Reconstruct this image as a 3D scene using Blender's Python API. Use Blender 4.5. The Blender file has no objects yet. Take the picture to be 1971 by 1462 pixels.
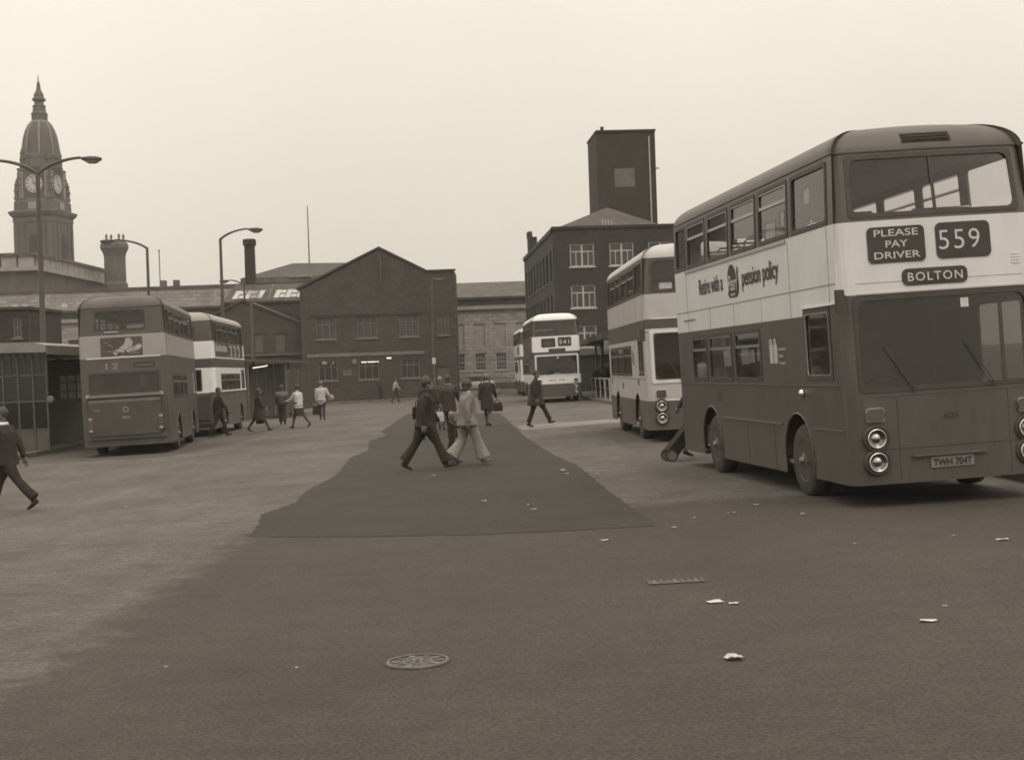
import bpy, bmesh, math, random
import numpy as np
from mathutils import Matrix, Vector, Euler
random.seed(7)
R = math.radians
scene = bpy.context.scene
COL = scene.collection

# ------------------------------------------------------------------ camera
cam_d = bpy.data.cameras.new('camera')
cam_d.sensor_width = 36.0
cam_d.lens = 2700.0 / 1971.0 * 36.0
cam_d.clip_start = 0.1
cam_d.clip_end = 3000
cam = bpy.data.objects.new('camera', cam_d)
COL.objects.link(cam)
_p, _r = R(0.49), R(3.15)
_f = Vector((0, math.cos(_p), -math.sin(_p))); _u0 = Vector((0, math.sin(_p), math.cos(_p))); _r0 = Vector((1, 0, 0))
_rt = math.cos(_r) * _r0 - math.sin(_r) * _u0
_up = math.sin(_r) * _r0 + math.cos(_r) * _u0
cam.matrix_world = Matrix(((_rt.x, _up.x, -_f.x, 0), (_rt.y, _up.y, -_f.y, 0), (_rt.z, _up.z, -_f.z, 1.9), (0, 0, 0, 1)))
scene.camera = cam

# ------------------------------------------------------------------ sky: even overcast, brighter overhead
world = bpy.data.worlds.new('World'); scene.world = world; world.use_nodes = True
nt = world.node_tree; nt.nodes.clear()
def N(t, **k):
    n = nt.nodes.new(t)
    for a, b in k.items(): setattr(n, a, b)
    return n
SUN_EL, SUN_AZ = 52, 150      # degrees; azimuth clockwise from +Y
tc = N('ShaderNodeTexCoord'); sep = N('ShaderNodeSeparateXYZ'); nt.links.new(tc.outputs['Generated'], sep.inputs[0])
mx = N('ShaderNodeMath', operation='MAXIMUM'); nt.links.new(sep.outputs['Z'], mx.inputs[0]); mx.inputs[1].default_value = 0
ma = N('ShaderNodeMath', operation='MULTIPLY_ADD'); nt.links.new(mx.outputs[0], ma.inputs[0]); ma.inputs[1].default_value = 13.2; ma.inputs[2].default_value = 7.3
nz = N('ShaderNodeTexNoise'); nz.inputs['Scale'].default_value = 3.0; nz.inputs['Detail'].default_value = 7
nt.links.new(tc.outputs['Generated'], nz.inputs['Vector'])
cl = N('ShaderNodeMath', operation='MULTIPLY_ADD'); nt.links.new(nz.outputs['Fac'], cl.inputs[0]); cl.inputs[1].default_value = 0.24; cl.inputs[2].default_value = 0.88
mul = N('ShaderNodeMath', operation='MULTIPLY'); nt.links.new(ma.outputs[0], mul.inputs[0]); nt.links.new(cl.outputs[0], mul.inputs[1])
tint = N('ShaderNodeVectorMath', operation='SCALE'); tint.inputs[0].default_value = (1.0, 0.935, 0.80); nt.links.new(mul.outputs[0], tint.inputs['Scale'])
sky = N('ShaderNodeTexSky', sky_type='NISHITA'); sky.sun_disc = False; sky.sun_elevation = R(SUN_EL); sky.sun_rotation = R(SUN_AZ); sky.dust_density = 6
bw = N('ShaderNodeRGBToBW'); nt.links.new(sky.outputs[0], bw.inputs[0])
tint2 = N('ShaderNodeVectorMath', operation='SCALE'); tint2.inputs[0].default_value = (1.0, 0.935, 0.80); nt.links.new(bw.outputs[0], tint2.inputs['Scale'])
mixs = N('ShaderNodeMixRGB'); mixs.inputs[0].default_value = 0.90; nt.links.new(tint2.outputs[0], mixs.inputs[1]); nt.links.new(tint.outputs[0], mixs.inputs[2])
bg = N('ShaderNodeBackground'); bg.inputs['Strength'].default_value = 0.1; nt.links.new(mixs.outputs[0], bg.inputs['Color'])
wo = N('ShaderNodeOutputWorld'); nt.links.new(bg.outputs[0], wo.inputs['Surface'])

sun_d = bpy.data.lights.new('sun', 'SUN'); sun_d.energy = 0.6; sun_d.angle = R(25); sun_d.color = (1.0, 0.94, 0.80)
sun = bpy.data.objects.new('sun', sun_d); COL.objects.link(sun)
_sd = Vector((math.sin(R(SUN_AZ)) * math.cos(R(SUN_EL)), math.cos(R(SUN_AZ)) * math.cos(R(SUN_EL)), math.sin(R(SUN_EL))))
sun.rotation_euler = (-_sd).to_track_quat('-Z', 'Y').to_euler()
sun.location = (0, 0, 60)

scene.view_settings.view_transform = 'Standard'
scene.view_settings.look = 'None'
scene.view_settings.exposure = 0.0
scene.view_settings.gamma = 1.0
scene.render.engine = 'CYCLES'
scene.cycles.use_denoising = True
scene.cycles.denoising_input_passes = 'RGB_ALBEDO_NORMAL'
scene.cycles.denoising_prefilter = 'ACCURATE'
scene.cycles.max_bounces = 5
scene.cycles.diffuse_bounces = 3
scene.cycles.transparent_max_bounces = 16
scene.cycles.volume_bounces = 0
scene.cycles.volume_step_rate = 4
scene.cycles.filter_width = 1.7

# ------------------------------------------------------------------ materials (a sepia-toned world: warm greys)
def T(v):
    xs = (0, 0.06, 0.13, 0.6)
    return (v, v * float(np.interp(v, xs, (0.825, 0.85, 0.90, 0.985))), v * float(np.interp(v, xs, (0.70, 0.74, 0.85, 1.0))), 1.0)
MATS = {}
def mat(name, v, rough=0.6, spec=0.5, var=0.25, scale=3.0, metal=0.0, bump=0.0, bscale=40.0, emit=0.0, stretch=None, coat=0.0, speck=0.0, stains=0.0, grit=0.0):
    """procedural paint / stone / cloth: base tone, two scales of tone variation, fine relief"""
    if name in MATS: return MATS[name]
    m = bpy.data.materials.new(name); m.use_nodes = True; MATS[name] = m
    t = m.node_tree; b = t.nodes['Principled BSDF']
    co = t.nodes.new('ShaderNodeTexCoord'); src = co.outputs['Object']
    if stretch:
        mp = t.nodes.new('ShaderNodeMapping'); mp.inputs['Scale'].default_value = stretch; t.links.new(src, mp.inputs[0]); src2 = mp.outputs[0]
    else: src2 = src
    n1 = t.nodes.new('ShaderNodeTexNoise'); n1.inputs['Scale'].default_value = scale; n1.inputs['Detail'].default_value = 9; n1.inputs['Roughness'].default_value = 0.7
    t.links.new(src2, n1.inputs['Vector'])
    rp = t.nodes.new('ShaderNodeValToRGB')
    rp.color_ramp.elements[0].position = 0.28; rp.color_ramp.elements[1].position = 0.72
    rp.color_ramp.elements[0].color = T(v * (1 - var)); rp.color_ramp.elements[1].color = T(v * (1 + var))
    t.links.new(n1.outputs['Fac'], rp.inputs[0])
    out = rp.outputs[0]
    if speck:
        n2 = t.nodes.new('ShaderNodeTexNoise'); n2.inputs['Scale'].default_value = bscale; n2.inputs['Detail'].default_value = 3; t.links.new(src, n2.inputs['Vector'])
        r2 = t.nodes.new('ShaderNodeValToRGB'); r2.color_ramp.elements[0].position = 0.35; r2.color_ramp.elements[1].position = 0.68
        r2.color_ramp.elements[0].color = (1 - speck,) * 3 + (1,); r2.color_ramp.elements[1].color = (1 + speck,) * 3 + (1,)
        t.links.new(n2.outputs['Fac'], r2.inputs[0])
        mm = t.nodes.new('ShaderNodeMixRGB'); mm.blend_type = 'MULTIPLY'; mm.inputs[0].default_value = 1
        t.links.new(out, mm.inputs[1]); t.links.new(r2.outputs[0], mm.inputs[2]); out = mm.outputs[0]
    if grit:      # gritty mottling, drawn out along the traffic's cross direction
        mg = t.nodes.new('ShaderNodeMapping'); mg.inputs['Scale'].default_value = (0.7, 1.5, 1); t.links.new(src, mg.inputs[0])
        for sc_, lo, hi in ((2.6, 0.32, 0.7), (9.0, 0.3, 0.7)):
            n4 = t.nodes.new('ShaderNodeTexNoise'); n4.inputs['Scale'].default_value = sc_; n4.inputs['Detail'].default_value = 5; n4.inputs['Roughness'].default_value = 0.7; t.links.new(mg.outputs[0], n4.inputs['Vector'])
            r4 = t.nodes.new('ShaderNodeValToRGB'); r4.color_ramp.elements[0].position = lo; r4.color_ramp.elements[1].position = hi
            r4.color_ramp.elements[0].color = (1 - grit,) * 3 + (1,); r4.color_ramp.elements[1].color = (1 + grit,) * 3 + (1,); t.links.new(n4.outputs['Fac'], r4.inputs[0])
            m4 = t.nodes.new('ShaderNodeMixRGB'); m4.blend_type = 'MULTIPLY'; m4.inputs[0].default_value = 1; t.links.new(out, m4.inputs[1]); t.links.new(r4.outputs[0], m4.inputs[2]); out = m4.outputs[0]
    if stains:
        for sc_, lo, hi, dk in ((0.9, 0.60, 0.72, 1 - stains), (3.3, 0.66, 0.74, 1 - stains * 0.8), (0.22, 0.45, 0.62, 1 - stains * 0.5)):
            n3 = t.nodes.new('ShaderNodeTexNoise'); n3.inputs['Scale'].default_value = sc_; n3.inputs['Detail'].default_value = 7; n3.inputs['Roughness'].default_value = 0.6; n3.inputs['Distortion'].default_value = 0.4; t.links.new(src, n3.inputs['Vector'])
            r3 = t.nodes.new('ShaderNodeValToRGB'); r3.color_ramp.elements[0].position = lo; r3.color_ramp.elements[1].position = hi
            r3.color_ramp.elements[0].color = (1, 1, 1, 1); r3.color_ramp.elements[1].color = (dk, dk, dk, 1); t.links.new(n3.outputs['Fac'], r3.inputs[0])
            m3 = t.nodes.new('ShaderNodeMixRGB'); m3.blend_type = 'MULTIPLY'; m3.inputs[0].default_value = 1; t.links.new(out, m3.inputs[1]); t.links.new(r3.outputs[0], m3.inputs[2]); out = m3.outputs[0]
    t.links.new(out, b.inputs['Base Color'])
    b.inputs['Roughness'].default_value = rough; b.inputs['Metallic'].default_value = metal
    b.inputs['Specular IOR Level'].default_value = spec
    b.inputs['Coat Weight'].default_value = coat
    if emit:
        b.inputs['Emission Color'].default_value = (1, 0.93, 0.8, 1); b.inputs['Emission Strength'].default_value = emit
    if bump:
        nb = t.nodes.new('ShaderNodeTexNoise'); nb.inputs['Scale'].default_value = bscale; nb.inputs['Detail'].default_value = 5; t.links.new(src, nb.inputs['Vector'])
        bp = t.nodes.new('ShaderNodeBump'); bp.inputs['Strength'].default_value = bump; bp.inputs['Distance'].default_value = 0.02
        t.links.new(nb.outputs['Fac'], bp.inputs['Height']); t.links.new(bp.outputs[0], b.inputs['Normal'])
    return m
def brick_mat(name, v, bw_=0.45, bh=0.15, mortar=0.75, var=0.22, rough=0.85, off=0.5):
    if name in MATS: return MATS[name]
    m = bpy.data.materials.new(name); m.use_nodes = True; MATS[name] = m
    t = m.node_tree; b = t.nodes['Principled BSDF']
    co = t.nodes.new('ShaderNodeTexCoord'); sp = t.nodes.new('ShaderNodeSeparateXYZ'); t.links.new(co.outputs['Object'], sp.inputs[0])
    ad = t.nodes.new('ShaderNodeMath'); ad.operation = 'ADD'; t.links.new(sp.outputs['X'], ad.inputs[0]); t.links.new(sp.outputs['Y'], ad.inputs[1])
    cb = t.nodes.new('ShaderNodeCombineXYZ'); t.links.new(ad.outputs[0], cb.inputs[0]); t.links.new(sp.outputs['Z'], cb.inputs[1])
    br = t.nodes.new('ShaderNodeTexBrick'); t.links.new(cb.outputs[0], br.inputs['Vector'])
    br.inputs['Scale'].default_value = 1; br.inputs['Brick Width'].default_value = bw_; br.inputs['Row Height'].default_value = bh
    br.inputs['Mortar Size'].default_value = bh * 0.07; br.offset = off
    br.inputs['Color1'].default_value = T(v * (1 - var)); br.inputs['Color2'].default_value = T(v * (1 + var)); br.inputs['Mortar'].default_value = T(v * mortar)
    n1 = t.nodes.new('ShaderNodeTexNoise'); n1.inputs['Scale'].default_value = 0.5; n1.inputs['Detail'].default_value = 7; n1.inputs['Roughness'].default_value = 0.65; t.links.new(co.outputs['Object'], n1.inputs['Vector'])
    r2 = t.nodes.new('ShaderNodeValToRGB'); r2.color_ramp.elements[0].position = 0.3; r2.color_ramp.elements[1].position = 0.7
    r2.color_ramp.elements[0].color = (0.74, 0.74, 0.74, 1); r2.color_ramp.elements[1].color = (1.22, 1.22, 1.22, 1); t.links.new(n1.outputs['Fac'], r2.inputs[0])
    mm = t.nodes.new('ShaderNodeMixRGB'); mm.blend_type = 'MULTIPLY'; mm.inputs[0].default_value = 1
    t.links.new(br.outputs['Color'], mm.inputs[1]); t.links.new(r2.outputs[0], mm.inputs[2]); t.links.new(mm.outputs[0], b.inputs['Base Color'])
    b.inputs['Roughness'].default_value = rough
    bp = t.nodes.new('ShaderNodeBump'); bp.inputs['Strength'].default_value = 0.5; bp.inputs['Distance'].default_value = 0.02; bp.invert = True
    t.links.new(br.outputs['Fac'], bp.inputs['Height']); t.links.new(bp.outputs[0], b.inputs['Normal'])
    return m
def glass_mat(name, tintv=0.55, rough=0.04, refl=1.0, dust=0.03):
    if name in MATS: return MATS[name]
    m = bpy.data.materials.new(name); m.use_nodes = True; MATS[name] = m
    t = m.node_tree; t.nodes.clear()
    o = t.nodes.new('ShaderNodeOutputMaterial'); mi = t.nodes.new('ShaderNodeMixShader')
    tr = t.nodes.new('ShaderNodeBsdfTransparent'); tr.inputs[0].default_value = T(tintv)
    gl = t.nodes.new('ShaderNodeBsdfGlossy'); gl.inputs['Roughness'].default_value = rough; gl.inputs[0].default_value = (refl,) * 3 + (1,)
    fr = t.nodes.new('ShaderNodeFresnel'); fr.inputs['IOR'].default_value = 1.5
    nz_ = t.nodes.new('ShaderNodeTexNoise'); nz_.inputs['Scale'].default_value = 2.0
    bp = t.nodes.new('ShaderNodeBump'); bp.inputs['Strength'].default_value = 0.03; t.links.new(nz_.outputs['Fac'], bp.inputs['Height']); t.links.new(bp.outputs[0], gl.inputs['Normal'])
    df = t.nodes.new('ShaderNodeBsdfDiffuse'); df.inputs[0].default_value = (0.52, 0.43, 0.34, 1); m2 = t.nodes.new('ShaderNodeMixShader'); m2.inputs[0].default_value = dust
    t.links.new(tr.outputs[0], m2.inputs[1]); t.links.new(df.outputs[0], m2.inputs[2])
    t.links.new(fr.outputs[0], mi.inputs[0]); t.links.new(m2.outputs[0], mi.inputs[1]); t.links.new(gl.outputs[0], mi.inputs[2]); t.links.new(mi.outputs[0], o.inputs[0])
    return m

M_old = mat('old_tarmac', 0.112, 0.9, 0.3, 0.30, 0.6, bump=0.6, bscale=28, stretch=(1.0, 0.55, 1), speck=0.30, stains=0.28, grit=0.2)
M_mid = mat('worn_asphalt', 0.061, 0.9, 0.3, 0.18, 0.5, bump=0.6, bscale=42, stretch=(0.8, 0.5, 1), speck=0.34, stains=0.2, grit=0.10)
def blend_edges(m, base_v):
    """fade the asphalt sheet into the older surface along its left and far edges (worn, feathered overlay)"""
    t = m.node_tree; b = t.nodes['Principled BSDF']; src = b.inputs['Base Color'].links[0].from_socket
    co = t.nodes.new('ShaderNodeTexCoord'); sp = t.nodes.new('ShaderNodeSeparateXYZ'); t.links.new(co.outputs['Object'], sp.inputs[0])
    nz = t.nodes.new('ShaderNodeTexNoise'); nz.inputs['Scale'].default_value = 1.7; nz.inputs['Detail'].default_value = 10; nz.inputs['Roughness'].default_value = 0.78; t.links.new(co.outputs['Object'], nz.inputs['Vector'])
    def ramp(sock, k, c):
        a = t.nodes.new('ShaderNodeMath'); a.operation = 'MULTIPLY_ADD'; t.links.new(sock, a.inputs[0]); a.inputs[1].default_value = k; a.inputs[2].default_value = c
        d = t.nodes.new('ShaderNodeMath'); d.operation = 'MULTIPLY_ADD'; t.links.new(nz.outputs['Fac'], d.inputs[0]); d.inputs[1].default_value = 5.0; t.links.new(a.outputs[0], d.inputs[2]); d.use_clamp = True
        return d.outputs[0]
    f1 = ramp(sp.outputs['X'], 2.2, 2.2 * 3.42 - 2.0); f2 = ramp(sp.outputs['Y'], -1.6, 1.6 * 18.5 - 2.0)
    mu = t.nodes.new('ShaderNodeMath'); mu.operation = 'MULTIPLY'; t.links.new(f1, mu.inputs[0]); t.links.new(f2, mu.inputs[1])
    mi = t.nodes.new('ShaderNodeMixRGB'); t.links.new(mu.outputs[0], mi.inputs[0]); t.links.new(src, mi.inputs[2])
    # copy the older surface's colour nodes so both sheets match where they meet
    cmap = {}
    for n in M_old.node_tree.nodes:
        if n.type in ('BSDF_PRINCIPLED', 'OUTPUT_MATERIAL', 'BUMP'): continue
        q = t.nodes.new(n.bl_idname); cmap[n.name] = q
        for sk, dk in zip(n.inputs, q.inputs):
            if hasattr(sk, 'default_value'): dk.default_value = sk.default_value
        if n.type == 'VALTORGB':
            for a, c in zip(n.color_ramp.elements, q.color_ramp.elements): c.position = a.position; c.color = a.color
        if n.type == 'MIX_RGB': q.blend_type = n.blend_type
    osock = None
    for l in M_old.node_tree.links:
        if l.from_node.name in cmap and l.to_node.name in cmap: t.links.new(cmap[l.from_node.name].outputs[l.from_socket.name], cmap[l.to_node.name].inputs[[k for k, x in enumerate(l.to_node.inputs) if x == l.to_socket][0]])
        if l.to_node.type == 'BSDF_PRINCIPLED' and l.to_socket.name == 'Base Color': osock = cmap[l.from_node.name].outputs[l.from_socket.name]
    t.links.new(osock, mi.inputs[1]); t.links.new(mi.outputs[0], b.inputs['Base Color'])
blend_edges(M_mid, 0.112)
M_dark = mat('fresh_asphalt', 0.045, 0.9, 0.3, 0.16, 0.7, bump=0.6, bscale=42, speck=0.34, stains=0.16, grit=0.08)
M_pave = mat('paving', 0.12, 0.9, 0.3, 0.25, 1.2, bump=0.3, speck=0.2)
M_kerb = mat('kerb_stone', 0.15, 0.9, 0.3, 0.3, 2.0, bump=0.4)
M_red = mat('dark_bus_paint', 0.084, 0.36, 0.5, 0.22, 1.7, bump=0.05, bscale=1.3, stretch=(1, 1, 0.35), stains=0.12)
M_red2 = mat('dark_bus_paint_dusty', 0.10, 0.5, 0.4, 0.2, 1.0, bump=0.03, bscale=1.5, stretch=(1, 1, 0.3))
M_cream = mat('cream_bus_paint', 0.62, 0.40, 0.5, 0.09, 1.9, bump=0.06, bscale=1.5, stretch=(1, 1, 0.3))
M_white = mat('white_bus_paint', 0.72, 0.4, 0.5, 0.07, 1.3, bump=0.03, bscale=1.5)
M_cream2 = mat('aged_cream_paint', 0.44, 0.42, 0.5, 0.1, 1.9, bump=0.05, bscale=1.5, stretch=(1, 1, 0.3))
M_greyp = mat('faded_bus_paint', 0.30, 0.45, 0.5, 0.1, 1.1, bump=0.03, bscale=1.5)
M_rubber = mat('black_rubber', 0.055, 0.55, 0.4, 0.2, 5)
M_tyre = mat('tyre_rubber', 0.065, 0.85, 0.3, 0.3, 6, bump=0.2)
M_alu = mat('dull_aluminium', 0.5, 0.35, 0.5, 0.1, 4, metal=0.9)
M_chrome = mat('chrome', 0.75, 0.12, 0.5, 0.05, 4, metal=1.0)
M_refl = mat('lamp_reflector', 0.36, 0.16, 0.5, 0.1, 4, metal=1.0)
M_lens = mat('lamp_lens', 0.32, 0.08, 0.8, 0.2, 20, coat=1.0)
M_amber = mat('indicator_lens', 0.09, 0.2, 0.6, 0.2, 30, coat=0.6)
M_black = mat('blind_black', 0.036, 0.35, 0.5, 0.1, 3)
M_letter = mat('lettering_pale', 0.55, 0.6, 0.3, 0.05, 3)
M_inkdk = mat('lettering_dark', 0.05, 0.6, 0.3, 0.05, 3)
M_inter = mat('bus_interior', 0.17, 0.8, 0.3, 0.2, 2)
M_ceil = mat('bus_ceiling', 0.16, 0.7, 0.3, 0.1, 2)
M_seat = mat('seat_vinyl', 0.08, 0.5, 0.5, 0.2, 3)
M_glass = glass_mat('bus_glass', 0.85)
M_dglass = glass_mat('dim_glass', 0.45, dust=0.042)
M_sglass = glass_mat('shelter_glass', 0.5, dust=0.012)
M_wglass = mat('building_glass', 0.045, 0.12, 0.6, 0.4, 1.2)
M_paper = mat('white_paper', 0.55, 0.8, 0.2, 0.25, 9)
M_brick = brick_mat('sooty_brick', 0.062, 0.24, 0.08)
M_brick2 = brick_mat('sooty_mill_brick', 0.036, 0.24, 0.08)
M_stone = brick_mat('coursed_stone', 0.29, 0.75, 0.34, 0.7, 0.18)
M_ashlar = mat('ashlar', 0.29, 0.85, 0.3, 0.22, 0.9, bump=0.2, bscale=3)
M_ashdk = mat('weathered_ashlar', 0.10, 0.85, 0.3, 0.4, 0.6, bump=0.2, bscale=3, stretch=(1, 1, 0.4))
M_slate = brick_mat('slate_roof', 0.075, 0.35, 0.22, 0.7, 0.25, 0.7)
M_slatedk = brick_mat('dark_slate_roof', 0.05, 0.35, 0.22, 0.7, 0.25, 0.7)
M_frame = mat('window_paint', 0.42, 0.6, 0.4, 0.15, 3)
M_framedk = mat('grimy_window_paint', 0.15, 0.6, 0.4, 0.3, 3)
M_steel = mat('lamp_post_paint', 0.075, 0.55, 0.5, 0.2, 2)
M_wood = mat('shelter_paint', 0.10, 0.6, 0.4, 0.25, 2)
M_lit = mat('fluorescent_tube', 0.8, 0.5, 0.5, 0, 1, emit=1.1)
M_iron = mat('cast_iron', 0.05, 0.5, 0.5, 0.4, 12, bump=0.4, bscale=60)
M_board = mat('boarded_window', 0.14, 0.8, 0.3, 0.2, 2)
M_skyl = mat('skylight_glass', 0.34, 0.15, 0.8, 0.15, 2)  # sky reflection put into the pale base colour of the panes
M_lead = mat('lead_dome', 0.085, 0.7, 0.4, 0.35, 0.7, stretch=(1, 1, 0.3))

# ------------------------------------------------------------------ mesh helpers
class MB:
    def __init__(s): s.v = []; s.f = []; s.mi = []; s.cur = 0
    def add(s, vs, fs, M=None):
        o = len(s.v)
        if M is not None: vs = [tuple(M @ Vector(p)) for p in vs]
        s.v += [tuple(p) for p in vs]; s.f += [tuple(i + o for i in f) for f in fs]; s.mi += [s.cur] * len(fs); return s
    def box(s, x0, x1, y0, y1, z0, z1, M=None):
        return s.add([(x0, y0, z0), (x1, y0, z0), (x1, y1, z0), (x0, y1, z0), (x0, y0, z1), (x1, y0, z1), (x1, y1, z1), (x0, y1, z1)],
                     [(0, 3, 2, 1), (4, 5, 6, 7), (0, 1, 5, 4), (1, 2, 6, 5), (2, 3, 7, 6), (3, 0, 4, 7)], M)
    def quad(s, a, b, c, d, M=None): return s.add([a, b, c, d], [(0, 1, 2, 3)], M)
    def loft(s, rings, cap=True, closed=True):
        n = len(rings[0]); vs = [p for r in rings for p in r]; fs = []
        for i in range(len(rings) - 1):
            for j in range(n if closed else n - 1):
                k = (j + 1) % n; fs.append((i * n + j, i * n + k, (i + 1) * n + k, (i + 1) * n + j))
        if cap: fs += [tuple(range(n - 1, -1, -1)), tuple(range((len(rings) - 1) * n, len(rings) * n))]
        return s.add(vs, fs)
    def tube(s, pts, rad, n=8, cap=True):
        pts = [Vector(p) for p in pts]; rad = rad if isinstance(rad, (list, tuple)) else [rad] * len(pts); rings = []
        for i, p in enumerate(pts):
            d = (pts[min(i + 1, len(pts) - 1)] - pts[max(i - 1, 0)]).normalized()
            a = d.cross(Vector((0, 0, 1)));  a = a.normalized() if a.length > 0.05 else d.cross(Vector((1, 0, 0))).normalized()
            b = d.cross(a)
            rings.append([tuple(p + rad[i] * (math.cos(t) * a + math.sin(t) * b)) for t in [2 * math.pi * k / n for k in range(n)]])
        return s.loft(rings, cap)
    def lathe(s, prof, n=16, axis='z', c=(0, 0, 0), M=None, cap=True, phase=0.0):
        rings = []
        for r, h in prof:
            ring = []
            for k in range(n):
                t = 2 * math.pi * k / n + phase; a, b = r * math.cos(t), r * math.sin(t)
                q = (a, b, h) if axis == 'z' else ((h, a, b) if axis == 'x' else (b, h, a))
                q = (q[0] + c[0], q[1] + c[1], q[2] + c[2])
                ring.append(tuple(M @ Vector(q)) if M is not None else q)
            rings.append(ring)
        return s.loft(rings, cap)
    def prism(s, poly, y0, y1):      # polygon in x,z extruded along y
        n = len(poly)
        vs = [(x, y0, z) for x, z in poly] + [(x, y1, z) for x, z in poly]
        return s.add(vs, [tuple(range(n)), tuple(range(2 * n - 1, n - 1, -1))] + [(i, i + n, (i + 1) % n + n, (i + 1) % n) for i in range(n)])
    def mesh(s, name, m, smooth=False):
        me = bpy.data.meshes.new(name); me.from_pydata(s.v, [], s.f)
        for q in (m if isinstance(m, (list, tuple)) else [m]): me.materials.append(q)
        if any(s.mi): me.polygons.foreach_set('material_index', s.mi)
        if smooth: me.polygons.foreach_set('use_smooth', [True] * len(me.polygons))
        me.update(); return me
    def build(s, name, m, parent=None, smooth=False, loc=None, rot=None):
        return link(name, s.mesh(name, m, smooth), parent, loc, rot)
def link(name, data, parent=None, loc=None, rot=None):
    o = bpy.data.objects.new(name, data); COL.objects.link(o)
    if parent is not None: o.parent = parent
    if loc is not None: o.location = loc
    if rot is not None: o.rotation_euler = rot
    return o
def tag(o, label, cat, group=None, kind=None):
    if label: o['label'] = label
    if cat: o['category'] = cat
    if group: o['group'] = group
    if kind: o['kind'] = kind
    return o
def pieces(b):
    """connected pieces of a panel mesh, joined where corners meet"""
    ids = {}; vi = [ids.setdefault(tuple(round(c, 3) for c in p), len(ids)) for p in b.v]; par = list(range(len(ids)))
    def find(x):
        while par[x] != x: par[x] = par[par[x]]; x = par[x]
        return x
    for f in b.f:
        r0 = find(vi[f[0]])
        for k in f[1:]: par[find(vi[k])] = r0
    out = {}
    pos = {i: p for p, i in zip(b.v, vi)}
    for f in b.f:
        q = out.setdefault(find(vi[f[0]]), (MB(), {}))
        fs = []
        for k in f:
            i = vi[k]
            if i not in q[1]: q[1][i] = len(q[0].v); q[0].v.append(pos[i])
            fs.append(q[1][i])
        q[0].f.append(tuple(fs)); q[0].mi.append(0)
    return [q[0] for q in out.values()]
def thing(name, label, cat, loc=(0, 0, 0), rot=(0, 0, 0), group=None):
    o = link(name, None, None, loc, rot); o.empty_display_size = 0.3
    return tag(o, label, cat, group)
def struct(o): o['kind'] = 'structure'; return o
LE = R(1.25)        # the ground here slopes across the view: upright buildings stand this much off its normal

_txt = {}
def text_mesh(s, bold=0.0, space=1.0):
    """unit-height lettering: returns (verts, faces, width)"""
    k = (s, bold, space)
    if k in _txt: return _txt[k]
    cu = bpy.data.curves.new('lettering', 'FONT'); cu.body = s; cu.offset = bold; cu.space_character = space; cu.resolution_u = 4
    o = bpy.data.objects.new('lettering', cu); COL.objects.link(o)
    dg = bpy.context.evaluated_depsgraph_get(); me = bpy.data.meshes.new_from_object(o.evaluated_get(dg))
    vs = [(v.co.x, v.co.y) for v in me.vertices]; fs = [tuple(p.vertices) for p in me.polygons]
    bpy.data.objects.remove(o); bpy.data.curves.remove(cu); bpy.data.meshes.remove(me)
    x0 = min(v[0] for v in vs); x1 = max(v[0] for v in vs)
    vs = [((x - x0), y / 0.73) for x, y in vs]     # capitals about 0.73 high in the built-in face
    _txt[k] = (vs, fs, x1 - x0); return _txt[k]

# ------------------------------------------------------------------ ground
def wavy(poly, amp=0.05, step=0.35, seed=1):
    rnd = random.Random(seed); out = []
    for i in range(len(poly)):
        a = Vector(poly[i]); b = Vector(poly[(i + 1) % len(poly)]); n = max(1, int((b - a).length / step)); n = min(n, 120)
        nr = Vector((-(b - a).y, (b - a).x)).normalized() if (b - a).length > 0 else Vector((0, 0))
        for k in range(n):
            q = a + (b - a) * k / n + nr * rnd.gauss(0, amp); out.append((q.x, q.y))
    return out
def sheet(name, poly, z, m):
    bm = bmesh.new(); vs = [bm.verts.new((x, y, z)) for x, y in poly]; f = bm.faces.new(vs)
    bm.normal_update()
    if f.normal.z < 0: bmesh.ops.reverse_faces(bm, faces=[f])
    bmesh.ops.triangulate(bm, faces=bm.faces[:]); me = bpy.data.meshes.new(name); bm.to_mesh(me); bm.free(); me.materials.append(m)
    return struct(link(name, me))
sheet('ground', [(-700, -300), (700, -300), (700, 900), (-700, 900)], 0.0, M_old)
mid = [(-5.2, -30), (9, -30), (9, 9), (6.8, 10), (6.4, 20.2), (1.3, 20.2), (-5.2, 20.2)]
sheet('asphalt_road', mid, 0.004, M_mid)
dark = [(-3.35, 17.27), (-2.51, 16.84), (-1.73, 16.53), (-0.61, 16.17), (-0.01, 16.09), (0.58, 16.02), (1.18, 16.04), (1.56, 16.05), (1.53, 16.92), (1.48, 17.68), (1.41, 19.33), (1.32, 21.22), (1.23, 23.84), (1.13, 26.47), (0.78, 30.0), (0.55, 33.6),
        (0.3, 37.6), (0.05, 43.8), (-0.4, 55.2), (-0.64, 60), (-3.2, 64), (-5.0, 66), (-4.84, 59.5), (-4.5, 47.4), (-4.0, 43.9), (-4.25, 41), (-3.75, 35.4), (-3.9, 33), (-3.5, 27.2), (-3.6, 23.8), (-3.45, 21.7), (-3.7, 20), (-3.46, 18.6)]
sheet('resurfaced_patch', wavy(dark, 0.012, 0.13, 5), 0.008, M_dark)
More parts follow.
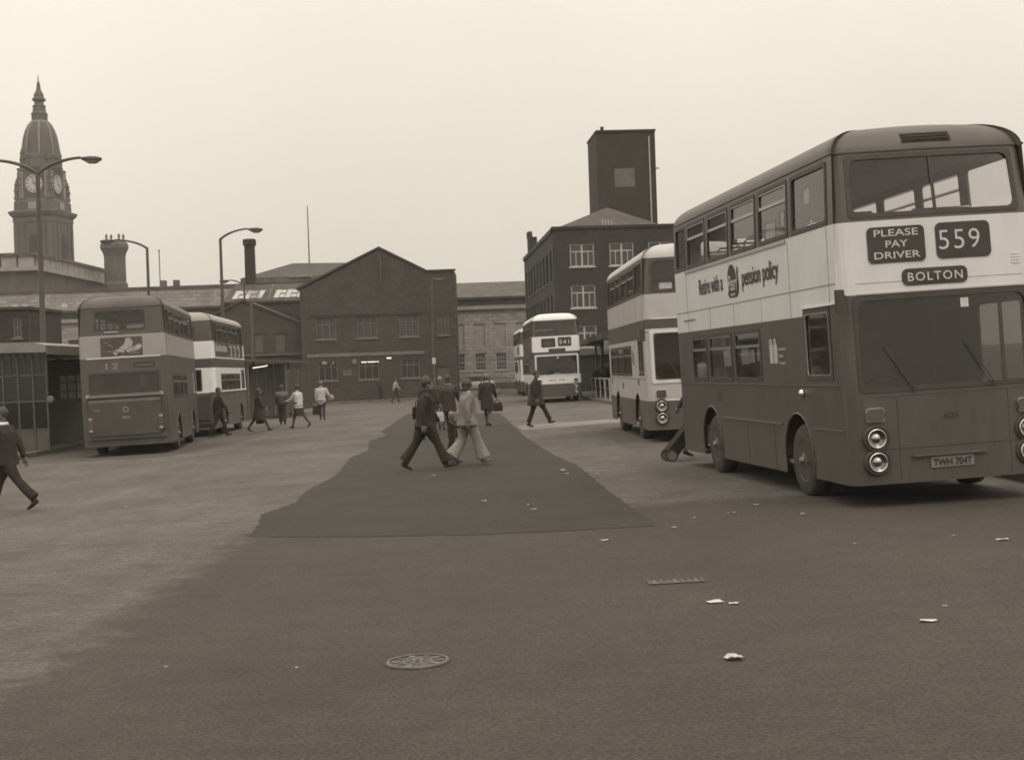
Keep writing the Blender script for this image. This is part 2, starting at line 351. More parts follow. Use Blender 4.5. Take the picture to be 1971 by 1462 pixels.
# a lighter worn lane beside the far stands and dark tyre-worn bay under the left stands
sheet('worn_lane', wavy([(-0.1, 46.0), (0.2, 42.5), (3.0, 44.0), (8.0, 46), (9, 48.5), (3, 47.0)], 0.1, 0.5, 8), 0.004, mat('pale_tarmac', 0.2, 0.9, 0.3, 0.25, 0.8, speck=0.2))
sheet('bay_surface', wavy([(-15, 38.5), (-9.4, 38.5), (-9.0, 47), (-9.8, 60), (-13, 60), (-15, 52)], 0.12, 0.6, 9), 0.004, mat('oily_tarmac', 0.085, 0.85, 0.35, 0.35, 0.5, speck=0.25, stretch=(1.2, 0.4, 1)))
sheet('stand_surface', wavy([(2.4, 31.0), (6.9, 30.5), (6.6, 44), (2.6, 44)], 0.12, 0.6, 10), 0.004, MATS['oily_tarmac'])

def platform(name, poly, h=0.13, kerb=True, stone=0.95):
    """raised pavement with a row of kerb stones along its exposed edges (edges listed first)"""
    n = len(poly)
    ins = poly
    b = MB(); b.add([(x, y, -0.2) for x, y in ins] + [(x, y, h) for x, y in ins], [tuple(range(n, 2 * n))] + [(i, (i + 1) % n, (i + 1) % n + n, i + n) for i in range(n)])
    return struct(b.build(name, M_pave))
_ks = MB(); _ks.box(-0.465, 0.465, -0.075, 0.075, -0.1, 0.142); _ksm = _ks.mesh('kerb_stone', M_kerb)
def kerb_line(parent, pts, stone=0.94):
    for i in range(len(pts) - 1):
        a, b = Vector(pts[i]), Vector(pts[i + 1]); L = (b - a).length; n = max(1, int(L / stone)); ang = math.atan2((b - a).y, (b - a).x)
        for k in range(n):
            q = a + (b - a) * (k + 0.5) / n
            o = link('kerb_stone', _ksm, parent, (q.x, q.y, random.uniform(-0.006, 0.006)), (0, 0, ang)); o.scale.x = L / n / stone
pl = platform('left_pavement', [(-14.8, 36), (-14.8, 43), (-15.3, 52), (-15.6, 62), (-15.2, 75), (-15.4, 97), (-45, 97), (-45, 36)])
kerb_line(pl, [(-14.72, 36), (-14.72, 43), (-15.22, 52), (-15.52, 62), (-15.12, 75), (-15.32, 97)])
pr = platform('right_pavement', [(6.9, 8), (6.9, 46), (5.6, 57), (4.6, 64), (4.25, 70), (4.0, 76), (4.1, 91), (24, 91), (24, 8)][::-1])
kerb_line(pr, [(6.82, 8), (6.82, 46), (5.52, 57), (4.52, 64), (4.17, 70), (3.92, 76), (4.02, 91)])
pf = platform('far_pavement', [(-34, 100.2), (-1.0, 100.9), (-1.0, 125), (-34, 125)])
kerb_line(pf, [(-34, 100.12), (-1.0, 100.82)])

# ------------------------------------------------------------------ building helpers
_wc = {}
def window(parent, M, x0, x1, z0, z1, style='cross', frame=None, glass=None, reveal=0.16, sill=True):
    """a window in the wall plane y=0 of frame M (outside is -y): pane > frame, sill"""
    frame = frame or M_framedk; glass = glass or M_wglass
    w, h = x1 - x0, z1 - z0; key = (round(w, 3), round(h, 3), style, frame.name, glass.name, reveal, sill)
    if key not in _wc:
        p = MB(); p.quad((0, 0, 0), (w, 0, 0), (w, 0, h), (0, 0, h)); pane = p.mesh('window', glass)
        f = MB(); t = 0.07; y0, y1 = -0.06, -0.004
        f.box(0, t, y0, y1, 0, h); f.box(w - t, w, y0, y1, 0, h); f.box(t, w - t, y0, y1, 0, t); f.box(t, w - t, y0, y1, h - t, h)
        y0 += 0.008
        def vbar(x, a, b, q=0.05): f.box(x - q / 2, x + q / 2, y0, y1, a, b)
        def hbar(z, a, b, q=0.05): f.box(a, b, y0 + 0.006, y1, z - q / 2, z + q / 2)
        if style == 'tri':       # transom over three lights
            hbar(h * 0.70, t, w - t); vbar(w / 3, t, h - t); vbar(2 * w / 3, t, h - t)
        elif style == 'mill':
            hbar(h * 0.66, t, w - t, 0.07); vbar(w / 2, t, h - t, 0.11); vbar(w / 4, t, h * 0.66, 0.05); vbar(3 * w / 4, t, h * 0.66, 0.05)
        elif style == 'sash':
            hbar(h / 2, t, w - t, 0.06)
            for k in (1, 2, 3): vbar(w * k / 4, t, h - t, 0.03)
            hbar(h * 0.25, t, w - t, 0.03); hbar(h * 0.75, t, w - t, 0.03)
        elif style == 'cross': hbar(h * 0.5, t, w - t); vbar(w / 2, t, h - t)
        elif style == 'grid':
            for k in (1, 2): hbar(h * k / 3, t, w - t, 0.03)
            for k in (1, 2): vbar(w * k / 3, t, h - t, 0.03)
        fm = f.mesh('window_frame', frame)
        s_ = MB(); s_.box(-0.1, w + 0.1, -reveal - 0.07, -0.062, -0.09, -0.003); sm = s_.mesh('sill', frame if frame is not M_framedk else M_framedk)
        _wc[key] = (pane, fm, sm)
    pane, fm, sm = _wc[key]
    o = link('window', pane, parent); o.matrix_local = M @ Matrix.Translation((x0, reveal, z0))
    link('window_frame', fm, o)
    if sill: link('sill', sm, o)
    return o
def facade(parent, name, M, x0, x1, z0, z1, wins, m, reveal=0.16, poly_top=None):
    """flat wall in y=0 with real openings; wins = (x0,x1,z0,z1,style,frame,glass,sill)"""
    xs = sorted({x0, x1, *[w[0] for w in wins], *[w[1] for w in wins]}); zs = sorted({z0, z1, *[w[2] for w in wins], *[w[3] for w in wins]})
    b = MB()
    for i in range(len(xs) - 1):
        for j in range(len(zs) - 1):
            cx, cz = (xs[i] + xs[i + 1]) / 2, (zs[j] + zs[j + 1]) / 2
            if any(w[0] < cx < w[1] and w[2] < cz < w[3] for w in wins): continue
            b.quad((xs[i], 0, zs[j]), (xs[i + 1], 0, zs[j]), (xs[i + 1], 0, zs[j + 1]), (xs[i], 0, zs[j + 1]), M)
    for w in wins:
        a, c, e, g = w[:4]; r = reveal + 0.02
        b.quad((a, 0, e), (a, r, e), (a, r, g), (a, 0, g), M); b.quad((c, 0, e), (c, 0, g), (c, r, g), (c, r, e), M)
        b.quad((a, 0, g), (a, r, g), (c, r, g), (c, 0, g), M); b.quad((a, 0, e), (c, 0, e), (c, r, e), (a, r, e), M)
    if poly_top: b.add([(x, 0, z) for x, z in poly_top], [tuple(range(len(poly_top)))], M)
    o = b.build(name, m, parent)
    for w in wins:
        if len(w) > 4 and w[4] is not None:
            window(parent, M, *w[:4], style=w[4], frame=w[5] if len(w) > 5 else None, glass=w[6] if len(w) > 6 else None, reveal=reveal, sill=w[7] if len(w) > 7 else True)
    return o
I4 = Matrix.Identity(4)
def RZ(a, x=0, y=0, z=0): return Matrix.Translation((x, y, z)) @ Matrix.Rotation(a, 4, 'Z')

# ------------------------------------------------------------------ gabled brick works across the square
B = thing('brick_works', 'long dark brick works with a gable and two rows of windows, facing the square', 'building', (-10.8, 103, 0), (0, LE, 0))
wl = []
for a, c in ((-3.5, -2.0), (-0.5, 1.03), (2.62, 4.08)): wl.append((a, c, 4.68, 6.22, 'tri'))
wl.append((5.45, 6.29, 4.72, 6.22, 'tri'))
for a, c in ((-3.42, -2.0), (-0.47, 1.05), (2.64, 4.05)): wl.append((a, c, 1.64, 3.05, 'tri'))
wl.append((5.35, 6.2, -0.1, 2.4, None))
facade(B, 'front_wall', I4, -4.6, 6.78, -0.7, 8.4, wl, M_brick, 0.16, [(-4.6, 8.4), (6.78, 8.4), (6.78, 9.4), (4.66, 9.4), (1.33, 11.15), (-4.45, 8.4)])
b = MB(); b.box(5.35, 6.2, 0.1, 0.15, -0.3, 2.4); d = b.build('door', M_wood, B)
MB().box(6.02, 6.07, 0.04, 0.1, 1.0, 1.1).build('door_handle', M_alu, d)
b = MB(); b.quad((-4.6, 0.02, -0.7), (-4.6, 4.5, -0.7), (-4.6, 4.5, 8.45), (-4.6, 0.02, 8.45)); b.quad((6.78, 0.02, -0.7), (6.78, 0.02, 9.4), (6.78, 4.5, 9.4), (6.78, 4.5, -0.7)); b.quad((-4.6, 4.5, -0.7), (6.78, 4.5, -0.7), (6.78, 4.5, 9.4), (-4.6, 4.5, 9.4))
b.build('side_walls', M_brick, B)
b = MB(); b.prism([(-4.8, 8.36), (1.33, 11.2), (1.33, 11.36), (-4.8, 8.52)], -0.12, 4.6); rf = b.build('roof', M_slatedk, B)
b = MB(); b.prism([(1.335, 11.2), (4.7, 9.42), (4.7, 9.58), (1.335, 11.36)], -0.12, 4.6); b.build('roof_slope', M_slatedk, rf)
MB().box(4.70, 6.9, -0.1, 0.25, 9.405, 9.53).build('parapet_coping', M_slatedk, B)
MB().tube([(1.42, -0.06, 11.0), (1.42, -0.06, 8.6)], 0.05, 6).build('vent_pipe', M_wood, B)
b = MB(); b.box(-4.2, 4.4, -0.06, -0.003, 3.38, 3.62); b.build('lintel_band', M_framedk, B)
b = MB(); b.box(-4.0, 4.4, -0.045, -0.002, 6.32, 6.5); b.build('upper_lintel_band', mat('sooty_stone', 0.05, 0.9, 0.3, 0.35, 1.0), B)
for x0, x1 in ((-0.25, 0.14), (0.22, 0.82), (0.88, 1.02), (1.06, 1.28)):
    MB().box(x0, x1, 0.02, 0.06, 2.89, 2.95).build('light_tube', M_lit, B)
MB().box(1.64, 1.98, -0.12, -0.01, 3.1, 3.22).build('bulkhead_lamp', mat('lamp_glow', 0.7, 0.5, 0.5, 0, 1, emit=0.55), B)
b = MB(); b.lathe([(0.2, -0.10), (0.2, -0.03)], 14, 'y', (-0.72, 0, 2.98)); b.build('round_sign', mat('faded_sign', 0.16, 0.7, 0.3, 0.5, 4), B)
MB().box(-1.62, -0.95, -0.05, -0.004, 1.97, 2.41).build('notice_board', mat('faded_poster', 0.12, 0.7, 0.3, 0.5, 5), B)
for x, z, w in ((-2.95, 2.9, 0.5), (-2.3, 2.92, 0.22)): MB().lathe([(w * 0.15, z - 0.18), (w * 0.5, z - 0.03), (w * 0.4, z + 0.13), (w * 0.1, z + 0.18)], 10, 'z', (x, 0.08, 0)).build('hanging_lamp', mat('pale_shade', 0.22, 0.6, 0.3, 0.3, 6), B)

# low gabled workshop in front, with skylit shed, hall and chimney behind
B = thing('gabled_workshop', 'small plain gabled workshop with two dark boarded openings, left of the brick works', 'building', (-19, 104.5, 0), (0, LE, 0))
SC = 104.5 / 108
facade(B, 'front_wall', I4, -4.9, 3.55, -0.7, 6.1, [(-0.12, 0.55, 4.12, 5.48, None), (1.42, 2.15, 4.08, 5.48, None), (-2.6, -1.85, 4.12, 5.48, None)], mat('render_wall', 0.062, 0.85, 0.3, 0.25, 1.0), 0.2, [(-4.9, 6.1), (3.55, 6.1), (-0.86, 7.92)])
for a, c in ((-0.12, 0.55), (1.42, 2.15), (-2.6, -1.85)):
    MB().box(a, c, 0.12, 0.17, 4.08, 5.48).build('shutter', M_wood, B)
b = MB(); b.prism([(-5.1, 5.98), (-0.86, 7.95), (-0.86, 8.1), (-5.1, 6.1)], -0.15, 3.2); rf = b.build('roof', mat('felt_roof', 0.07, 0.8, 0.3, 0.2, 1.0), B)
b = MB(); b.prism([(-0.855, 7.95), (3.75, 5.98), (3.75, 6.1), (-0.855, 8.1)], -0.15, 3.2); b.build('roof_slope', MATS['felt_roof'], rf)
MB().box(-4.9, 3.6, -0.28, -0.003, 3.82, 3.98).build('ledge', mat('pale_ledge', 0.11, 0.8, 0.3, 0.2, 1), B)
b = MB(); b.quad((-4.9, 0.02, -.7), (-4.9, 0.02, 6.1), (-4.9, 3.2, 6.1), (-4.9, 3.2, -.7)); b.quad((3.55, 0.02, -.7), (3.55, 3.2, -.7), (3.55, 3.2, 6.1), (3.55, 0.02, 6.1)); b.build('side_walls', MATS['render_wall'], B)

B = thing('skylit_shed', 'dark slate shed roof with two rows of bright skylights, behind the gabled workshop', 'building', (-19, 108.2, 0), (0, LE, 0))
b = MB(); b.prism([(-3.05, -0.7), (3.9, -0.7), (3.9, 8.08), (-3.05, 8.08)], 0, 0.25); b.build('front_wall', M_brick, B)
b = MB(); b.prism([(-2.7, -0.7), (3.9, -0.7), (3.9, 9.55), (-2.7, 9.55)], 3.0, 3.3); b.build('back_wall', M_brick, B)
def slope(x, t, off=0.0):   # t 0..1 up the roof
    return (x, -0.15 + 3.2 * t - off * 0.42, 8.1 + 1.5 * t + off * 0.9)
b = MB(); b.quad(slope(-3.1, 0), slope(3.95, 0), slope(3.95, 1), slope(-2.7, 1)); b.quad((-3.1, -0.15, 7.95), (3.95, -0.15, 7.95), slope(3.95, 0), slope(-3.1, 0)); b.build('roof', M_slatedk, B)
for k, (x0, x1) in enumerate(((-2.5, -0.15), (0.72, 2.95))):
    for j in range(5):
        a = x0 + (x1 - x0) * j / 5 + 0.03; c = x0 + (x1 - x0) * (j + 1) / 5 - 0.03; sl = 0.12 if k == 0 else 0.06
        if j in (1, 3):
            for t0, t1 in ((0.16, 0.34), (0.40, 0.58)):
                b = MB(); b.quad(slope(a, t0, 0.04), slope(c, t0, 0.04), slope(c + sl / 2, t1, 0.04), slope(a + sl / 2, t1, 0.04)); b.build('skylight', mat('skylight_glass', 0.34, 0.15, 0.8, 0.15, 2), B)
        else:
            b = MB(); b.quad(slope(a, 0.13, 0.05), slope(c, 0.13, 0.05), slope(c + sl, 0.6, 0.05), slope(a + sl, 0.6, 0.05)); b.build('skylight', MATS['skylight_glass'], B)
for k in range(9):
    t = 0.1 + k * 0.1; b = MB(); b.quad(slope(0.3, t, 0.05), slope(0.42, t, 0.05), slope(0.44, t + 0.05, 0.05), slope(0.32, t + 0.05, 0.05)); b.build('roof_ladder_rung', mat('pale_rung', 0.2, 0.7), B)

B = thing('roofed_hall', 'wide dark hall with low hipped roof and pale coping, behind the skylit shed', 'building', (-20.4, 116, 0), (0, LE, 0))
b = MB(); b.box(-1.6, 12.5, 0, 22, -0.7, 10.2); b.build('walls', M_brick2, B)
MB().box(-1.75, 6.6, -0.18, -0.01, 10.0, 10.45).build('coping', mat('pale_coping', 0.14, 0.8, 0.3, 0.4, 1.0), B)
MB().box(2.3, 4.2, -0.3, -0.2, 10.4, 10.62).build('roof_vent', mat('pale_vent', 0.25, 0.8), B)
b = MB(); b.add([(-1.7, -0.2, 10.46), (12.6, -0.2, 10.46), (12.6, 22, 10.46), (-1.7, 22, 10.46), (1.95, 4, 11.9), (9.0, 4, 11.75), (9.0, 18, 11.75), (1.95, 18, 11.9)], [(0, 1, 5, 4), (1, 2, 6, 5), (2, 3, 7, 6), (3, 0, 4, 7), (4, 5, 6, 7)]); b.build('roof', M_slatedk, B)
o = tag(MB().tube([(0, 0, 0), (0, 0, 4.7), (0.0, 0, 4.9)], [0.07, 0.045, 0.03], 6).build('flagpole', M_framedk, None, loc=(-16.75, 120, 11.80), rot=(0, LE, 0)), 'bare thin flagpole rising from the roof of the dark hall', 'flagpole')
B = thing('brick_chimney', 'plain dark brick chimney stack with a thicker cap, beside the skylit shed', 'chimney', (-20.6, 112, 0), (0, LE, 0))
b = MB(); b.add([(-0.42, -0.42, -.5), (0.42, -0.42, -.5), (0.42, 0.42, -.5), (-0.42, 0.42, -.5), (-0.36, -0.36, 13.0), (0.36, -0.36, 13.0), (0.36, 0.36, 13.0), (-0.36, 0.36, 13.0)], [(0, 1, 5, 4), (1, 2, 6, 5), (2, 3, 7, 6), (3, 0, 4, 7), (4, 5, 6, 7)]); b.build('stack', M_brick2, B)
b = MB(); b.lathe([(0.49, 12.75), (0.54, 12.85), (0.54, 13.2), (0.48, 13.3)], 8, phase=R(22.5)); b.build('cap', M_brick2, B)

# ------------------------------------------------------------------ mill with stair tower
B = thing('brick_mill', 'three-storey sooty brick mill with white-framed windows, slate hipped roof and square tower', 'building', (3.2, 92, 0), (0, LE, R(3.9)))
wl = []
for a in (0.85, 3.47, 6.05, 8.6):
    for z0, z1 in ((8.33, 9.82), (5.62, 7.12), (3.0, 4.45)): wl.append((a, a + 1.6, z0, z1, 'mill', M_frame))
facade(B, 'front_wall', I4, -0.26, 12, -0.8, 10.8, wl, M_brick2, 0.14)
b = MB(); b.box(-0.33, 12.1, -0.1, 0.3, 10.805, 10.98); b.build('parapet_coping', M_brick2, B)
Ms = Matrix(((0, 1, 0, -0.26), (-1, 0, 0, 24.0), (0, 0, 1, 0), (0, 0, 0, 1)))     # left wall: runs back from the corner
wl = []
for k in range(9):
    u = 1.2 + k * 2.55
    for z0, z1 in ((7.5, 9.5), (4.55, 6.6), (1.4, 3.4)): wl.append((u, u + 1.15, z0, z1, 'cross', M_framedk))
facade(B, 'side_wall', Ms, 0, 24, -0.8, 10.6, wl, M_brick2, 0.2)
b = MB(); b.box(-0.36, 0.1, 0.31, 24, 10.605, 10.9); b.build('side_coping', M_brick2, B)
b = MB(); b.add([(-0.1, 0.2, 10.86), (7.2, 0.2, 10.86), (7.2, 23, 10.86), (-0.1, 23, 10.86), (3.75, 2.6, 12.45), (3.75, 21, 12.45)], [(0, 1, 4), (1, 2, 5, 4), (2, 3, 5), (3, 0, 4, 5)]); rf = b.build('roof', M_slate, B)
for k in range(4): MB().box(3.08 + k * 0.2, 3.12 + k * 0.2, 0.12, 0.34, 10.92, 11.36).build('roof_light_bar', M_frame, rf)
b = MB(); b.quad((7.2, 0.3, 10.75), (12, 0.3, 10.75), (12, 24, 10.75), (7.2, 24, 10.75)); b.quad((12, 0.02, -.8), (12, 24, -.8), (12, 24, 10.8), (12, 0.02, 10.8)); b.quad((-.2, 24, -.8), (-.2, 24, 10.6), (12, 24, 10.6), (12, 24, -.8)); b.build('flat_roof', M_slatedk, B)
b = MB(); b.box(-0.1, 0.55, 20.5, 22.2, 10.9, 12.3); b.box(-0.15, 0.2, 20.7, 21.2, 12.3, 12.75); b.box(-0.15, 0.2, 21.6, 22.1, 12.3, 12.75); b.build('chimney', M_brick2, B)
wt = [(4.65, 6.15, 14.45, 15.85, None)]
TW = facade(B, 'tower_wall', RZ(0, 0.42, 7.6, 0), 3.45, 7.65, 10.9, 18.35, wt, mat('tower_brick', 0.045, 0.85, 0.3, 0.25, 0.8), 0.1)
MB().box(4.65, 6.15, 7.66, 7.70, 14.45, 15.85).build('boarded_window', M_board, B, loc=(0.42, 0, 0))
b = MB(); b.quad((3.45, 7.62, 10.9), (3.45, 7.62, 18.35), (3.45, 12.6, 18.35), (3.45, 12.6, 10.9)); b.quad((7.65, 7.62, 10.9), (7.65, 12.6, 10.9), (7.65, 12.6, 18.35), (7.65, 7.62, 18.35)); b.quad((3.45, 12.6, 10.9), (3.45, 12.6, 18.35), (7.65, 12.6, 18.35), (7.65, 12.6, 10.9)); b.quad((3.45, 7.62, 18.35), (7.65, 7.62, 18.35), (7.65, 12.6, 18.35), (3.45, 12.6, 18.35)); b.build('tower_sides', MATS['tower_brick'], B, loc=(0.42, 0, 0))
b = MB(); b.box(3.4, 7.7, 7.5, 7.75, 18.36, 18.5); b.box(3.4, 3.6, 7.76, 12.7, 18.36, 18.5); b.build('tower_coping', M_brick2, B, loc=(0.42, 0, 0))
MB().tube([(3.95, 8.2, 18.4), (3.95, 8.2, 18.85)], 0.12, 8).build('vent_cowl', M_brick2, B, loc=(0.42, 0, 0))
MB().tube([(7.2, 7.52, 18.0), (7.22, 7.52, 11.0)], 0.05, 6).build('rain_pipe', M_frame, B, loc=(0.42, 0, 0))
MB().box(7.66, 7.95, 8.0, 8.1, 15.75, 15.82).build('bracket', M_brick2, B, loc=(0.42, 0, 0))
b = MB(); b.box(-0.1, 12, -0.25, -0.003, 2.5, 2.95); b.build('shop_fascia', M_wood, B)

# ------------------------------------------------------------------ civic building of coursed stone running behind everything
B = thing('civic_building', 'long pale coursed-stone civic building with deep cornice and recessed panels, behind the works', 'building', (-5, 130, 0), (0, LE, 0))
wl = []
for k in range(-4, 6):
    x = 1.62 + 1.93 * k
    if x > -8: wl.append((x, x + 0.98, 1.86, 3.44, 'sash', M_frame)); wl.append((x - 0.02, x + 1.0, 3.98, 6.2, None))
for k in range(13): 
    x = -46.3 + 2.58 * k; wl.append((x, x + 1.1, 4.0, 5.95, 'sash', M_framedk))
facade(B, 'front_wall', I4, -60, 14, -2, 7.5, wl, M_stone, 0.22)
for k in range(-4, 6):
    x = 1.62 + 1.93 * k
    if x > -8: MB().quad((x - 0.02, 0.12, 3.98), (x + 1.0, 0.12, 3.98), (x + 1.0, 0.12, 6.2), (x - 0.02, 0.12, 6.2)).build('recessed_panel', M_ashlar, B)
for nm, z0, z1, y, m in (('lower_cornice', 7.505, 7.85, -0.35, M_ashlar), ('frieze', 7.855, 8.45, -0.08, M_ashdk), ('cornice', 8.455, 8.62, -0.5, M_ashlar), ('upper_cornice', 8.625, 8.95, -0.75, M_ashlar)):
    MB().box(-60, 14, y, 0.6, z0, z1).build(nm, m, B)
b = MB(); b.box(-60, -14, -0.1, 1.0, 8.955, 10.35); b.build('attic', M_stone, B)
b = MB(); b.box(-60.2, -13.9, -0.2, 1.1, 10.355, 10.62); b.build('attic_coping', M_ashdk, B)
b = MB(); b.quad((-13.9, -0.5, 8.955), (14.2, -0.5, 8.955), (14.2, 3, 10.2), (-13.9, 3, 10.2)); b.build('roof', M_slate, B)
for x in (-40.55, -39.6, -36.0, -31.5): 
    b = MB(); b.prism([(x - 0.25, 8.96), (x + 0.25, 8.96), (x + 0.25, 9.2), (x + 0.1, 9.3), (x - 0.1, 9.3), (x - 0.25, 9.2)], -0.72, -0.5); b.build('cornice_vent', mat('whitewash', 0.5, 0.7), B)
b = MB(); b.box(-60, 14, -0.14, -0.003, -2, 0.7); b.build('plinth', M_ashdk, B)
B = thing('iron_railings', 'low dark iron railings in front of the pale civic building', 'railings', (-3, 128.2, 0), (0, LE, 0))
b = MB(); b.box(-3, 9, -0.02, 0.02, 1.05, 1.1); b.box(-3, 9, -0.02, 0.02, 0.15, 0.2); b.build('rail', M_steel, B)
_bar = MB().box(-0.012, 0.012, -0.012, 0.012, -0.05, 1.25).mesh('bar', M_steel)
for k in range(80): link('bar', _bar, B, (-2.95 + k * 0.15, 0, 0))

# ------------------------------------------------------------------ town hall with clock tower, far left
B = thing('town_hall', 'weathered stone town hall block with deep parapet below the clock tower', 'building', (-60, 190, 0), (0, LE, 0))
def stonebox(nm, x0, x1, y0, y1, z0, z1, m): return MB().box(x0, x1, y0, y1, z0, z1).build(nm, m, B)
stonebox('walls', -50, -3.9, 0, 42, -2, 18.5, M_ashdk)
stonebox('cornice', -50.6, -3.2, -0.7, 42.7, 18.505, 19.0, M_ashlar)
for k in range(20): stonebox('parapet_panel', -6.2 - k * 2.3, -4.15 - k * 2.3, -0.25, 0.3, 19.0, 20.5, M_ashlar)
for k in range(16): stonebox('parapet_panel', -4.3, -3.75, 0.4 + k * 2.6, 2.75 + k * 2.6, 19.0, 20.5, M_ashlar)
stonebox('parapet_coping', -50.5, -3.5, -0.5, 42.5, 20.5, 20.95, M_ashdk)
stonebox('side_wing', -3.9, 11.8, 12, 40, -2, 16.0, M_ashdk)
stonebox('wing_cornice', -3.85, 12.3, 11.5, 40.5, 16.0, 16.5, M_ashdk)
for x in (9.3, 11.2): stonebox('wing_chimney', x, x + 0.8, 14, 15, 16.5, 17.6, M_ashdk)
B = thing('stone_chimney', 'broad stone chimney with a flared top and small pots beside the town hall', 'chimney', (-60.2, 215, 0), (0, LE, 0))
b = MB(); q = 2 ** 0.5
b.lathe([(1.85, -1), (1.85, 18.0), (1.62, 18.4), (1.60, 22.2), (1.75, 22.8), (2.12, 23.5), (2.12, 24.0), (1.85, 24.5), (1.7, 24.7)], 8, phase=R(22.5)); b.build('stack', M_ashdk, B)
for x, y in ((-1.0, -0.6), (-0.55, 0.4), (0.9, -0.6), (1.3, 0.4)): MB().lathe([(0.2, 24.6), (0.14, 25.1), (0.22, 25.3), (0.08, 25.7)], 8, c=(x, y, 0)).build('chimney_pot', M_ashdk, B)

B = thing('clock_tower', 'tall stone clock tower with domed cupola, lantern and finial', 'tower', (-89.0, 270, 0), (0, LE, R(-9)))
def sq(s, z): return [(-s, -s, z), (s, -s, z), (s, s, z), (-s, s, z)]
def stack(nm, levels, m, parent=B): b = MB(); b.loft([sq(s, z) for s, z in levels]); return b.build(nm, m, parent)
stack('shaft', [(3.95, -2), (3.95, 34.3)], M_ashdk)
for sx in (-1, 1):
    for fx in (-1, 1):
        for ax in (0, 1):
            for p in (3.45, 2.1):
                b = MB(); c = p * sx
                if ax == 0: b.box(c - 0.35, c + 0.35, 3.96 * fx - 0.22, 3.96 * fx + 0.22, -2, 34.2)
                else: b.box(3.96 * fx - 0.22, 3.96 * fx + 0.22, c - 0.35, c + 0.35, -2, 34.2)
                b.build('pilaster', M_ashdk, B)
for ax in (0, 1):
    b = MB(); a = [(0.95 * math.cos(R(t)), 31.2 + 0.95 * math.sin(R(t))) for t in range(0, 181, 15)] + [(-0.95, 27), (0.95, 27)]
    b.prism(a, -4.05, -3.99) if ax == 0 else b.add([(4.05, x, z) for x, z in a] + [(3.99, x, z) for x, z in a], [tuple(range(len(a)))])
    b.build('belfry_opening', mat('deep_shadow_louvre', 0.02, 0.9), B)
stack('cornice', [(4.0, 34.3), (4.15, 34.8), (4.1, 35.0), (4.1, 35.4), (4.55, 35.9), (4.75, 36.5), (4.3, 36.7), (4.2, 36.75)], M_ashdk)
stack('attic_stage', [(3.9, 36.75), (3.85, 38.4), (3.6, 38.9), (3.45, 39.0)], M_ashdk)
stack('clock_stage', [(3.1, 39.0), (3.1, 44.2), (3.3, 44.4), (3.35, 44.8), (2.9, 45.0)], M_ashdk)
fin = MB(); fin.lathe([(0.5, 0), (0.5, 0.5), (0.36, 0.6), (0.4, 1.6), (0.55, 1.8), (0.4, 2.0), (0.3, 2.9), (0.42, 3.1), (0.25, 3.4), (0.1, 4.2)], 8); finm = fin.mesh('pinnacle', M_ashdk)
for sx in (-1, 1):
    for sy in (-1, 1):
        link('pinnacle', finm, B, (3.45 * sx, 3.45 * sy, 38.9)).scale = (1.15, 1.15, 0.9)
        link('pinnacle', finm, B, (3.05 * sx, 3.05 * sy, 41.6)).scale = (1.1, 1.1, 0.75)
        link('pinnacle', finm, B, (2.6 * sx, 2.6 * sy, 44.9)).scale = (0.95, 0.95, 0.9)
for fx, rot in ((0, 0.0), (1, R(90)), (2, R(180)), (3, R(270))):
    Mf = Matrix.Rotation(rot, 4, 'Z')
    b = MB(); b.lathe([(1.75, -3.22), (1.75, -3.12)], 24, 'y', (0, 0, 41.9), Mf); cf = b.build('clock_face', mat('clock_dial', 0.46, 0.5, 0.4, 0.08, 2), B)
    b = MB(); b.lathe([(1.78, -3.11), (2.05, -3.18), (2.0, -3.34), (1.76, -3.26)], 24, 'y', (0, 0, 41.9), Mf, cap=False); b.build('clock_bezel', M_ashdk, cf)
    b = MB()
    for h in range(12):
        a = R(30 * h); Mh = Mf @ Matrix.Translation((0, -3.235, 41.9)) @ Matrix.Rotation(a, 4, 'Y'); b.box(-0.11, 0.11, -0.02, 0.01, 1.2, 1.62, Mh)
    b.build('hour_marks', M_inkdk, cf)
    for a, l, w in ((R(120), 1.05, 0.1), (R(345), 1.5, 0.07)):
        b = MB(); b.box(-w, w, -0.03, 0.0, -0.2, l, Mf @ Matrix.Translation((0, -3.26, 41.9)) @ Matrix.Rotation(a, 4, 'Y')); b.build('clock_hand', M_inkdk, cf)
b = MB(); b.lathe([(3.7, 44.9), (3.6, 46.4), (3.75, 46.9), (3.75, 47.4), (3.4, 47.6)], 16); b.build('drum', M_ashdk, B)
b = MB(); b.lathe([(3.4, 47.6), (3.38, 48.8), (3.28, 49.6), (3.05, 51.0), (2.65, 52.3), (2.1, 53.4), (1.65, 53.9)], 16); dm = b.build('dome', M_lead, B)
b = MB(); b.lathe([(1.7, 53.85), (1.75, 54.0), (1.6, 54.15)], 16); b.build('dome_ring', M_ashlar, dm)
b = MB(); b.lathe([(1.5, 54.0), (1.48, 55.2), (1.6, 55.5), (1.25, 55.9), (1.15, 56.8), (1.3, 57.0), (0.9, 57.3), (0.85, 57.8), (1.25, 58.1), (1.28, 58.4), (0.95, 58.7), (0.88, 59.3), (0.55, 59.9), (0.4, 60.4), (0.32, 61.3), (0.12, 61.8), (0.1, 62.2), (0.05, 63.0)], 12); b.build('lantern', M_lead, B)
for k in range(8): link('pinnacle', finm, B, (1.35 * math.cos(R(45 * k)), 1.35 * math.sin(R(45 * k)), 54.2)).scale = (0.36, 0.36, 0.38)

